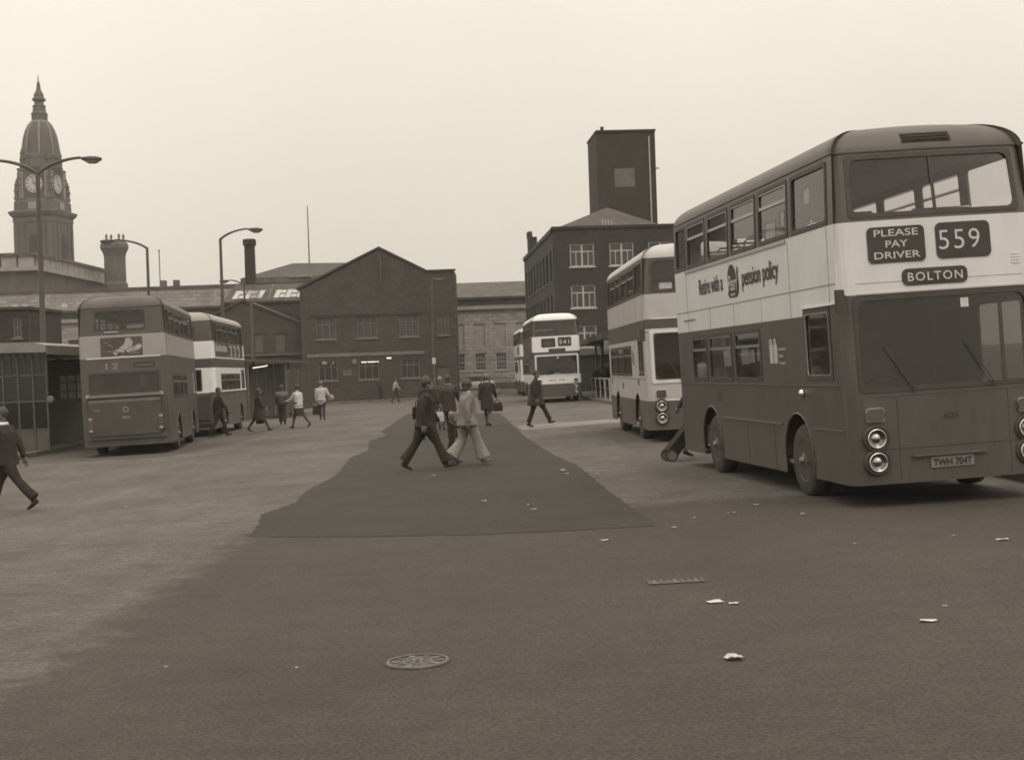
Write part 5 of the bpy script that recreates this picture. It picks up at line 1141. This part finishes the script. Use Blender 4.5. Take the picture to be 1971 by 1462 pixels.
    if skirt: chain([tp(skirt), tp((skirt + 0.9) / 2), tp(0.92), tp(1.0)], [(0.20 * w, 0.21), (0.20 * w, 0.18), (0.17 * w, 0.128), (0.145 * w, 0.11)], 'bottom')
    hands = []
    for i, sx in enumerate((-1, 1)):
        a, b_ = R(arm[i]), R(arm[i] + elbow[i]); so = math.tan(R(splay[i])); S0 = tp(1.40, 0, sx * 0.185 * w)
        E0 = S0 + 0.285 * Vector((sx * so, math.sin(a), -math.cos(a))); Wr = E0 + 0.25 * Vector((sx * so * 0.2, math.sin(b_), -math.cos(b_)))
        thick = 1.12 + 0.3 * (build - 1)
        chain([S0 + Vector((-sx * 0.05, 0, 0.0)), S0, S0.lerp(E0, 0.5), E0, E0.lerp(Wr, 0.4), Wr], [0.055, 0.062 * thick, 0.054 * thick, 0.048 * thick, 0.046 * thick, 0.036 * thick], 'top')
        hands.append((Wr, (Wr - E0).normalized(), sx))
    # neck, head
    chain([tp(1.42), tp(1.50), tp(1.55, 0.01)], [0.06, 0.052, 0.052], 'skin')
    hc = tp(1.615, 0.02); Mh = Matrix.Translation(hc) @ Matrix.Rotation(R(head_turn), 4, 'Z') @ Matrix.Rotation(R(-head_down), 4, 'X')
    def hring(z, rx, ry, y): return [tuple(Mh @ Vector((rx * math.cos(t), y + ry * math.sin(t), z))) for t in [2 * math.pi * q / 16 for q in range(16)]]
    P.append(([hring(-0.115, 0.03, 0.035, 0.045), hring(-0.10, 0.048, 0.058, 0.03), hring(-0.06, 0.062, 0.082, 0.012), hring(-0.01, 0.071, 0.093, 0.0), hring(0.04, 0.075, 0.095, -0.004), hring(0.08, 0.066, 0.083, -0.008), hring(0.108, 0.04, 0.05, -0.01), hring(0.118, 0.012, 0.015, -0.01)], 'skin', [(Mh @ Vector((0, 0, z)), 0.085) for z in (-0.09, -0.05, 0, 0.05, 0.08)]))
    def blob(c, r, lab):
        c = Mh @ Vector(c); P.append(([[tuple(c + Vector((r[0] * math.sin(t) * math.cos(q), r[1] * math.sin(t) * math.sin(q), -r[2] * math.cos(t)))) for q in [2 * math.pi * x / 8 for x in range(8)]] for t in [math.pi * y / 6 for y in (0.25, 1, 2, 3, 4, 5, 5.75)]], lab, [(c, min(r))]))
    blob((0, 0.098, -0.025), (0.016, 0.022, 0.03), 'skin')
    for sx in (-1, 1): blob((0.076 * sx, -0.012, -0.015), (0.014, 0.025, 0.036), 'skin')
    b = MB()
    for rings, lab, smp in P: b.loft(rings)
    tmp = link('tmp_body', b.mesh('tmp_body', M_skin)); md = tmp.modifiers.new('r', 'REMESH'); md.mode = 'VOXEL'; md.voxel_size = vox
    sm = tmp.modifiers.new('s', 'SMOOTH'); sm.iterations = 2; sm.factor = 0.5
    dg = bpy.context.evaluated_depsgraph_get(); dg.update(); me = bpy.data.meshes.new_from_object(tmp.evaluated_get(dg))
    bpy.data.objects.remove(tmp)
    labs = ['skin', 'top', 'bottom', 'shoes', 'stock', 'feature', 'yoke']
    me.materials.clear()
    for m in (M_skin, cloth(top), cloth(bottom), cloth(shoes), cloth(stockings if stockings else 0.1), M_face, cloth(yoke if yoke else top)): me.materials.append(m)
    n = len(me.polygons); ce = np.zeros(n * 3); me.polygons.foreach_get('center', ce); ce = ce.reshape(-1, 3)
    best = np.full(n, 1e9); idx = np.zeros(n, int)
    for rings, lab, smp in P:
        for p, r in smp:
            d = np.linalg.norm(ce - np.array(p), axis=1) - r; m_ = d < best; best[m_] = d[m_]; idx[m_] = labs.index(lab)
    zn = ce[:, 2] - pel + 0.93
    if yoke: idx[(idx == 1) & (zn > 1.27)] = 6
    for c in ((-0.031, 0.088, 0.008), (0.031, 0.088, 0.008)): idx[np.linalg.norm(ce - np.array(Mh @ Vector(c)), axis=1) < 0.016] = 5
    q = np.array([Mh.inverted() @ Vector(c) for c in ce[idx == 0]]) if (idx == 0).any() else np.zeros((0, 3))
    if len(q):
        ii = np.where(idx == 0)[0]; mm = (np.abs(q[:, 0]) < 0.025) & (np.abs(q[:, 2] + 0.066) < 0.009) & (q[:, 1] > 0.06); idx[ii[mm]] = 5
    me.polygons.foreach_set('material_index', idx.astype(np.int32)); me.polygons.foreach_set('use_smooth', [True] * n)
    # hands with separate fingers, appended to the same mesh
    hb = MB()
    for Wr, d, sx in hands:
        side = Vector((sx, 0, 0)); side = (side - d * side.dot(d)).normalized(); fw = d.cross(side)
        if fw.y < 0: fw = -fw
        pc = Wr + d * 0.05
        hb.loft([[tuple(Wr + d * t + fw * (wd * math.cos(x)) + side * (0.014 * math.sin(x))) for x in [2 * math.pi * z / 8 for z in range(8)]] for t, wd in ((-0.02, 0.026), (0.03, 0.038), (0.075, 0.042), (0.095, 0.036))])
        for j, (o_, l) in enumerate(((0.031, 0.066), (0.011, 0.074), (-0.009, 0.068), (-0.028, 0.054))):
            r0 = Wr + d * 0.088 + fw * o_; hb.tube([r0, r0 + d * l * 0.45 - side * 0.006, r0 + d * l * 0.8 - side * 0.022, r0 + d * l * 0.95 - side * 0.034], [0.0095, 0.009, 0.008, 0.006], 6)
        t0 = Wr + d * 0.03 + fw * 0.032; hb.tube([t0, t0 + d * 0.03 + fw * 0.022, t0 + d * 0.062 + fw * 0.026 - side * 0.008], [0.012, 0.0105, 0.008], 6)
    bm = bmesh.new(); bm.from_mesh(me); hm = hb.mesh('h', M_skin, True); bm.from_mesh(hm); bm.to_mesh(me); bm.free(); bpy.data.meshes.remove(hm)
    me.name = name
    root = link(name, me, None, (loc[0], loc[1], loc[2] if len(loc) > 2 else 0.0), (0, 0, R(face))); root.scale = (k, k, k); tag(root, label, 'person', group)
    # hair / hat
    def cap(rx, ry, rz, c, cut=None):
        hbm = MB(); rings = []
        for y in (0.2, 1, 2, 3, 4, 5, 6, 7, 7.8):
            t = math.pi * y / 8; rings.append([tuple(Mh @ Vector((c[0] + rx * math.sin(t) * math.cos(q), c[1] + ry * math.sin(t) * math.sin(q), c[2] + rz * math.cos(t)))) for q in [2 * math.pi * x / 16 for x in range(16)]])
        hbm.loft(rings); return hbm
    if hairstyle == 'short': cap(0.083, 0.10, 0.10, (0, -0.018, 0.04)).build('hair', hairm(hair), root, True)
    elif hairstyle == 'bob':
        cap(0.098, 0.115, 0.115, (0, -0.026, 0.028)).build('hair', hairm(hair), root, True); cap(0.09, 0.07, 0.09, (0, -0.055, -0.06)).build('back_hair', hairm(hair), root, True)
    elif hairstyle == 'curly': cap(0.097, 0.108, 0.105, (0, -0.028, 0.045)).build('hair', hairm(hair), root, True)
    if hat:
        cap(0.09, 0.11, 0.085, (0, -0.008, 0.06)).build('hat', cloth(hat), root, True)
    if collar:
        cb = MB(); c0 = tp(1.455); cb.loft([oring(c0, (0, 0, 1), 0.10, 0.085), oring(c0 + Vector((0, 0, 0.03)), (0, 0, 1), 0.085, 0.08), oring(c0 + Vector((0, 0, 0.05)), (0, 0, 1), 0.07, 0.07)]); cb.build('collar', cloth(collar), root, True)
    Mw = Matrix.Translation(root.location) @ Matrix.Rotation(R(face), 4, 'Z') @ Matrix.Scale(k, 4)
    root_hands = [Mw @ (Wr + d * 0.11) for Wr, d, sx in hands]
    return root, root_hands
def handbag(label, hand, w=0.32, h=0.26, d=0.12, v=0.02, drop=0.16, face=0.0, name='handbag', flare=0.0, cat='bag'):
    """bag hanging from a hand: body, two handles, clasp"""
    B = thing(name, label, cat, (hand[0], hand[1], hand[2] - drop - h), (0, 0, R(face)))
    b = MB(); e = 0.9 - flare
    b.loft([[(sx * w / 2 * q, sy * d / 2 * p, z) for sx, sy in ((-1, -1), (1, -1), (1, 1), (-1, 1))] for q, p, z in ((0.94, 0.9, 0), (1, 1, 0.02), (1.0, 1.0, h * 0.55), (e, 0.6, h), )]); b.build('bag_body', cloth(v), B)
    for sy in (-1, 1):
        MB().tube([(-w * 0.25, sy * d * 0.25, h), (-w * 0.2, sy * d * 0.15, h + drop * 0.7), (0, sy * 0.01, h + drop), (w * 0.2, sy * d * 0.15, h + drop * 0.7), (w * 0.25, sy * d * 0.25, h)], 0.009, 6).build('handle', cloth(v), B)
    return B

W_ = -90    # faces: 0 = away from the camera, 180 = toward it, -90 = to the right, 90 = to the left
# left edge, stepping in from the pavement
person('man in a dark suit and white shirt striding past the glazed shelter', (-8.35, 23.0), 82, 1.74, 0.024, 0.02, 0.03, hip=(-30, 26), knee=(12, 4), arm=(24, -26), elbow=(14, 8), hem=0.80, hemw=0.0, collar=0.55, flare=0.028)
# by the left stands
P2, h2 = person('man in dark clothes walking beside the white-banded bus', (-10.55, 50.2), -65, 1.76, 0.022, 0.02, 0.02, hip=(24, -20), knee=(8, 14), hem=0.78)
P3, h3 = person('woman in a long dark coat striding past the rear of the white-banded bus', (-9.62, 53.0), -82, 1.66, 0.024, 0.02, 0.025, hip=(-26, 27), knee=(10, 4), hem=0.48, hemw=0.04, stockings=0.03, hairstyle='bob', arm=(-8, 18))
handbag('dark shopping bag carried low by the woman in the long coat', h3[0], 0.30, 0.26, 0.14, 0.018, 0.14, 8, 'shopping_bag')
P4, h4 = person('youth seen from behind in a jacket with a pale shoulder yoke', (-9.95, 60.4), 8, 1.66, 0.062, 0.022, 0.028, hip=(8, -9), knee=(4, 16), arm=(10, -14), yoke=0.14, flare=0.03, hairstyle='bob')
P5, h5 = person('woman in a white cardigan and dark skirt turning toward the youth', (-8.42, 55.0), 62, 1.70, 0.38, 0.028, 0.022, hip=(20, -24), knee=(5, 14), arm=(35, -5), elbow=(40, 60), skirt=0.52, stockings=0.05, hairstyle='curly', hem=0.92)
P6, h6 = person('person in a pale hooded jacket walking away with a bundle under one arm', (-8.7, 63.8), 4, 1.72, 0.34, 0.022, 0.09, hip=(10, -12), knee=(4, 14), arm=(4, -14), elbow=(5, 75), splay=(6, 24), hairstyle='short', hem=0.88, collar=0.26)
handbag('large dark bag held by the person in the pale hooded jacket', h6[0], 0.38, 0.40, 0.14, 0.02, 0.12, 0, 'shopping_bag')
o = MB(); o.lathe([(0.02, -0.16), (0.11, -0.15), (0.15, -0.05), (0.155, 0.05), (0.12, 0.14), (0.02, 0.16)], 14, 'y'); tag(o.build('rolled_bundle', cloth(0.22), None, True, loc=(h6[1][0] + 0.05, h6[1][1] - 0.08, h6[1][2] + 0.02)), 'round pale bundle tucked under the arm of the pale hooded jacket', 'bundle')
person('distant person in a white top walking along the kerb of the brick works', (-7.7, 92.5), -70, 1.62, 0.26, 0.04, 0.03, hip=(18, -18), knee=(6, 12), hairstyle='short')
person('distant dark figure standing below the works window', (-9.6, 101.9, 0.13), 160, 1.62, 0.04, 0.03, 0.03, hip=(3, -3), arm=(2, 4))
# crossing group on the resurfaced strip
P8, h8 = person('tall man in a dark jacket and flared trousers striding across the dark strip', (-1.72, 27.2), -84, 1.80, 0.022, 0.020, 0.018, hip=(-27, 26), knee=(8, 3), arm=(16, -20), elbow=(16, 20), hem=0.82, hemw=0.01, flare=0.045, hairstyle='curly', build=1.5, lean=5)
handbag('black handbag at the side of the tall striding man', (-1.86, 27.5, 1.38), 0.26, 0.24, 0.1, 0.015, 0.14, 6)
person('dark figure half hidden behind the tall striding man', (-2.48, 40.0), -60, 1.78, 0.025, 0.022, 0.018, hip=(14, -14), knee=(5, 12), hem=0.8)
P9, h9 = person('person in a dark pinafore over a pale blouse walking away behind the child', (-1.98, 43.2), -12, 1.74, 0.03, 0.024, 0.018, hip=(10, -12), knee=(4, 14), hem=0.62, hemw=0.01, stockings=0.03, hairstyle='bob', yoke=0.06, collar=0.3)
handbag('white carrier bag held by the person in the pinafore', h9[0], 0.22, 0.30, 0.12, 0.36, 0.12, -12, 'carrier_bag')
person('second far walker close beside the person in the pinafore', (-2.35, 45.6), -8, 1.70, 0.05, 0.03, 0.16, hip=(8, -8), knee=(4, 10), hem=0.7)
PC, hC = person('small child in dark clothes reaching up to hold a hand', (-1.30, 28.9), -112, 1.06, 0.034, 0.028, 0.15, hip=(-20, 16), knee=(12, 4), arm=(4, 60), elbow=(10, 20), splay=(6, 12), hairstyle='bob', build=1.15, head_turn=-10)
P11, h11 = person('woman in a pale belted jacket and wide flared trousers leading the child', (-0.93, 28.0), -66, 1.70, 0.17, 0.20, 0.025, hip=(-15, 20), knee=(22, 4), arm=(10, -22), elbow=(20, 20), hem=0.80, hemw=0.02, flare=0.10, hairstyle='bob', collar=0.3, build=1.3)
P12, h12 = person('woman in a long dark coat with a pale collar walking away', (-0.86, 46.6), -14, 1.70, 0.022, 0.05, 0.12, hip=(10, -10), knee=(3, 12), hem=0.52, hemw=0.01, stockings=0.10, hairstyle='curly', collar=0.34)
handbag('black bag in the right hand of the woman in the long dark coat', h12[1], 0.34, 0.28, 0.14, 0.016, 0.10, 20)
handbag('white paper bag hanging behind the woman in the long dark coat', (h12[1][0] - 0.22, h12[1][1] - 0.16, h12[1][2] + 0.02), 0.16, 0.32, 0.1, 0.48, 0.12, 10, 'carrier_bag')
person('distant pedestrian by the railings of the civic building', (-1.8, 96), 150, 1.74, 0.06, 0.04, 0.1, hip=(6, -6))
P13, h13 = person('man in a dark three-quarter coat striding toward the cream-fronted bus', (0.72, 43.9), -78, 1.74, 0.022, 0.020, 0.02, hip=(-14, 30), knee=(8, 6), arm=(6, -14), elbow=(14, 16), hem=0.66, hemw=0.06, build=1.45, flare=0.02)
# person with shopping trolley behind bus 559
P14, h14 = person('person in dark clothes pulling a wheeled shopping trolley behind bus 559', (3.52, 27.0), -80, 1.66, 0.03, 0.025, 0.2, hip=(18, -16), knee=(5, 10), arm=(-38, 20), elbow=(4, 30), hem=0.6, stockings=0.06, hairstyle='bob', splay=(10, 6))
B = thing('shopping_trolley', 'dark wheeled shopping trolley tilted back beside the wheel of bus 559', 'trolley', (2.86, 26.2, 0), (0, 0, R(8)))
Mt = Matrix.Translation((0, 0, 0.13)) @ Matrix.Rotation(R(42), 4, 'Y')
MB().box(-0.10, 0.10, -0.17, 0.17, 0.02, 0.62, Mt).build('bag_body', cloth(0.018), B); MB().box(-0.105, 0.115, -0.175, 0.175, 0.60, 0.66, Mt).build('flap', cloth(0.025), B)
for sy in (-1, 1):
    o = MB(); o.lathe([(0.10, -0.018), (0.115, -0.012), (0.115, 0.012), (0.10, 0.018), (0.085, 0.0), (0.10, -0.018)], 18, 'y', (0.0, sy * 0.2, 0.115), cap=False); wh = o.build('wheel', M_tyre, B)
    MB().lathe([(0.088, -0.008), (0.088, 0.008)], 14, 'y', (0, sy * 0.2, 0.115)).build('wheel_disc', M_alu, wh)
    MB().tube([tuple(Mt @ Vector((0.11, sy * 0.14, 0.05))), tuple(Mt @ Vector((0.11, sy * 0.14, 0.95)))], 0.011, 6).build('frame_tube', M_alu, B)
MB().tube([tuple(Mt @ Vector((0.11, -0.14, 0.95))), tuple(Mt @ Vector((0.11, 0, 1.0))), tuple(Mt @ Vector((0.11, 0.14, 0.95)))], 0.013, 6).build('handle', M_rubber, B)
# queue under the canopy
for i, (x, y, f_, t_) in enumerate(((4.75, 77.6, 150, 0.03), (5.15, 79.2, 170, 0.045), (5.6, 76.2, 120, 0.025), (5.0, 74.6, 185, 0.03), (5.75, 73.2, 200, 0.035), (5.35, 71.4, 160, 0.022), (6.2, 70.0, 175, 0.04), (5.6, 80.8, 165, 0.03))):
    person('dark-coated person queuing under the canopy behind the railings', (x, y, 0.13), f_, 1.60 + 0.04 * (i % 4), t_, 0.022, 0.03 + 0.05 * (i % 2), hip=(2, -2), knee=(2, 2), arm=(3, 8), elbow=(10, 25), hem=0.6, stockings=0.05, hairstyle=('short', 'bob', 'curly')[i % 3], group='people queuing under the canopy', vox=0.024)

# parked car half hidden by the walkers, in front of the civic building
B = thing('parked_car', 'pale saloon car parked before the civic building railings', 'car', (-3.6, 122, 0), (0, 0, R(80)))
cs = [(-2.0, 0.35, 0.62), (-1.95, 0.35, 0.85), (-1.2, 0.32, 0.92), (0.0, 0.30, 0.92), (1.1, 0.32, 0.90), (1.95, 0.35, 0.80), (2.0, 0.38, 0.6)]
b = MB(); b.loft([[(sx * w_, y, z) for sx, w_, z in ((-1, 0.74, z0), (-1, 0.8, (z0 + z1) / 2), (-1, 0.74, z1), (1, 0.74, z1), (1, 0.8, (z0 + z1) / 2), (1, 0.74, z0))] for y, z0, z1 in cs]); b.build('body', M_cream, B)
b = MB(); b.loft([[(sx * w_, y, z) for sx, w_, z in ((-1, a_, z0), (-1, b_, z1), (1, b_, z1), (1, a_, z0))] for y, z0, z1, a_, b_ in ((-1.35, 0.9, 0.92, 0.70, 0.66), (-0.85, 0.9, 1.36, 0.70, 0.56), (0.3, 0.9, 1.38, 0.70, 0.56), (0.85, 0.9, 0.92, 0.70, 0.66))]); b.build('cabin_glass', M_wglass, B)
MB().box(-0.57, 0.57, -0.85, 0.3, 1.365, 1.40).build('roof', M_cream, B)
for sx in (-1, 1):
    for y in (-1.25, 1.25): 
        b = MB(); b.lathe([(0.18, -0.08), (0.3, -0.08), (0.31, 0), (0.3, 0.08), (0.18, 0.08)], 14, 'x', (sx * 0.72, y, 0.31)); b.build('wheel', M_tyre, B)
    MB().lathe([(0.09, 0), (0.08, 0.03)], 10, 'y', (sx * 0.55, 1.99, 0.68)).build('headlamp', M_lens, B)

# ------------------------------------------------------------------ manhole, gully grate and litter
B = thing('manhole_cover', 'round cast-iron manhole cover with ring pattern set in the asphalt', 'manhole cover', (-0.72, 9.2, 0.006))
b = MB(); b.lathe([(0.185, 0.002), (0.185, 0.006)], 36); b.build('cover_plate', M_iron, B)
b = MB(); b.lathe([(0.188, 0.001), (0.188, 0.014), (0.205, 0.014), (0.212, 0.003)], 40, cap=False); b.build('outer_ring', mat('polished_iron', 0.085, 0.4, 0.5, 0.3, 20), B)
b = MB(); b.lathe([(0.085, 0.006), (0.088, 0.011), (0.10, 0.011), (0.103, 0.006)], 32, cap=False); b.build('inner_ring', MATS['polished_iron'], B)
for k in range(10):
    Mk = Matrix.Rotation(R(36 * k), 4, 'Z'); MB().box(0.115, 0.175, -0.02, 0.02, 0.005, 0.011, Mk).build('raised_pad', MATS['polished_iron'] if k % 2 else M_iron, B)
for k in range(6): MB().box(0.02, 0.075, -0.012, 0.012, 0.005, 0.011, Matrix.Rotation(R(60 * k), 4, 'Z')).build('raised_pad', MATS['polished_iron'], B)
B = thing('gully_grate', 'shallow rectangular iron gully cover in the asphalt', 'drain', (1.3, 11.95, 0.006))
b = MB(); b.box(-0.24, 0.24, -0.11, -0.09, 0, 0.008); b.box(-0.24, 0.24, 0.09, 0.11, 0, 0.008); b.box(-0.24, -0.21, -0.09, 0.09, 0, 0.008); b.box(0.21, 0.24, -0.09, 0.09, 0, 0.008); b.build('grate_frame', M_iron, B)
MB().box(-0.21, 0.21, -0.09, 0.09, -0.001, 0.002).build('pit', M_black, B)
for k in range(7): MB().box(-0.2 + k * 0.06, -0.165 + k * 0.06, -0.09, 0.09, 0.002, 0.007).build('bar', M_iron if k not in (0, 3, 6) else MATS['polished_iron'], B)
LIT = [(0.9, 14.96), (2.56, 16.92), (2.99, 17.7), (3.32, 16.4), (2.07, 16.64), (1.73, 15.78), (0.15, 19.3), (-0.5, 20.2), (0.19, 18.64), (1.47, 10.83), (1.6, 10.72), (2.77, 9.62), (4.58, 13.37), (3.04, 10.14), (4.27, 13.84), (-6.36, 22.7), (0.84, 25.34), (0.86, 24.47), (3.25, 13.67), (-1.52, 9.22), (1.38, 24.09), (-1.53, 25.69), (-2.45, 9.49)]
SZ = [.08, .08, .06, .05, .03, .05, .07, .07, .06, .10, .06, .09, .09, .03, .03, .04, .09, .07, .03, .02, .05, .06, .02]
rnd = random.Random(11)
for (x, y), s_ in zip(LIT, SZ):
    s_ *= 0.62
    b = MB(); n = 4; g = [[(s_ * (i / (n - 1) - 0.5) * 2 * rnd.uniform(0.8, 1.1), s_ * (j / (n - 1) - 0.5) * 1.3 * rnd.uniform(0.8, 1.1), 0.010 + s_ * abs(rnd.gauss(0, 0.09))) for i in range(n)] for j in range(n)]
    b.add([p for r_ in g for p in r_], [(j * n + i, j * n + i + 1, (j + 1) * n + i + 1, (j + 1) * n + i) for j in range(n - 1) for i in range(n - 1)])
    o = b.build('paper_scrap', M_paper, None, False, (x, y, 0.002), (0, 0, rnd.uniform(-0.5, 0.5))); tag(o, 'small flat scrap of white paper lying on the tarmac', 'litter', 'paper scraps scattered over the tarmac')
b = MB(); n = 7; g = [[(0.055 * (i / 3 - 1) * rnd.uniform(0.8, 1.1), 0.05 * (j / 3 - 1) * rnd.uniform(0.8, 1.15), 0.012 + 0.035 * rnd.random() * (1 - abs(i / 3 - 1) * 0.6)) for i in range(n)] for j in range(n)]
b.add([p for r_ in g for p in r_], [(j * n + i, j * n + i + 1, (j + 1) * n + i + 1, (j + 1) * n + i) for j in range(n - 1) for i in range(n - 1)])
tag(b.build('crumpled_paper', M_paper, None, False, (1.29, 8.76, 0.002)), 'crumpled sheet of white paper on the asphalt below bus 559', 'litter')

# ------------------------------------------------------------------ haze
hz = MB().box(-690, 690, -290, 890, -1.2, 75).build('haze', None)
hz.data.materials.clear(); hm = bpy.data.materials.new('haze_air'); hm.use_nodes = True; t = hm.node_tree; t.nodes.clear()
ou = t.nodes.new('ShaderNodeOutputMaterial'); pv = t.nodes.new('ShaderNodeVolumePrincipled'); pv.inputs['Color'].default_value = (0.95, 0.93, 0.9, 1); pv.inputs['Density'].default_value = 0.00042; pv.inputs['Anisotropy'].default_value = 0.0
t.links.new(pv.outputs[0], ou.inputs['Volume']); hz.data.materials.append(hm); hz['kind'] = 'stuff'; hm.cycles.homogeneous_volume = True
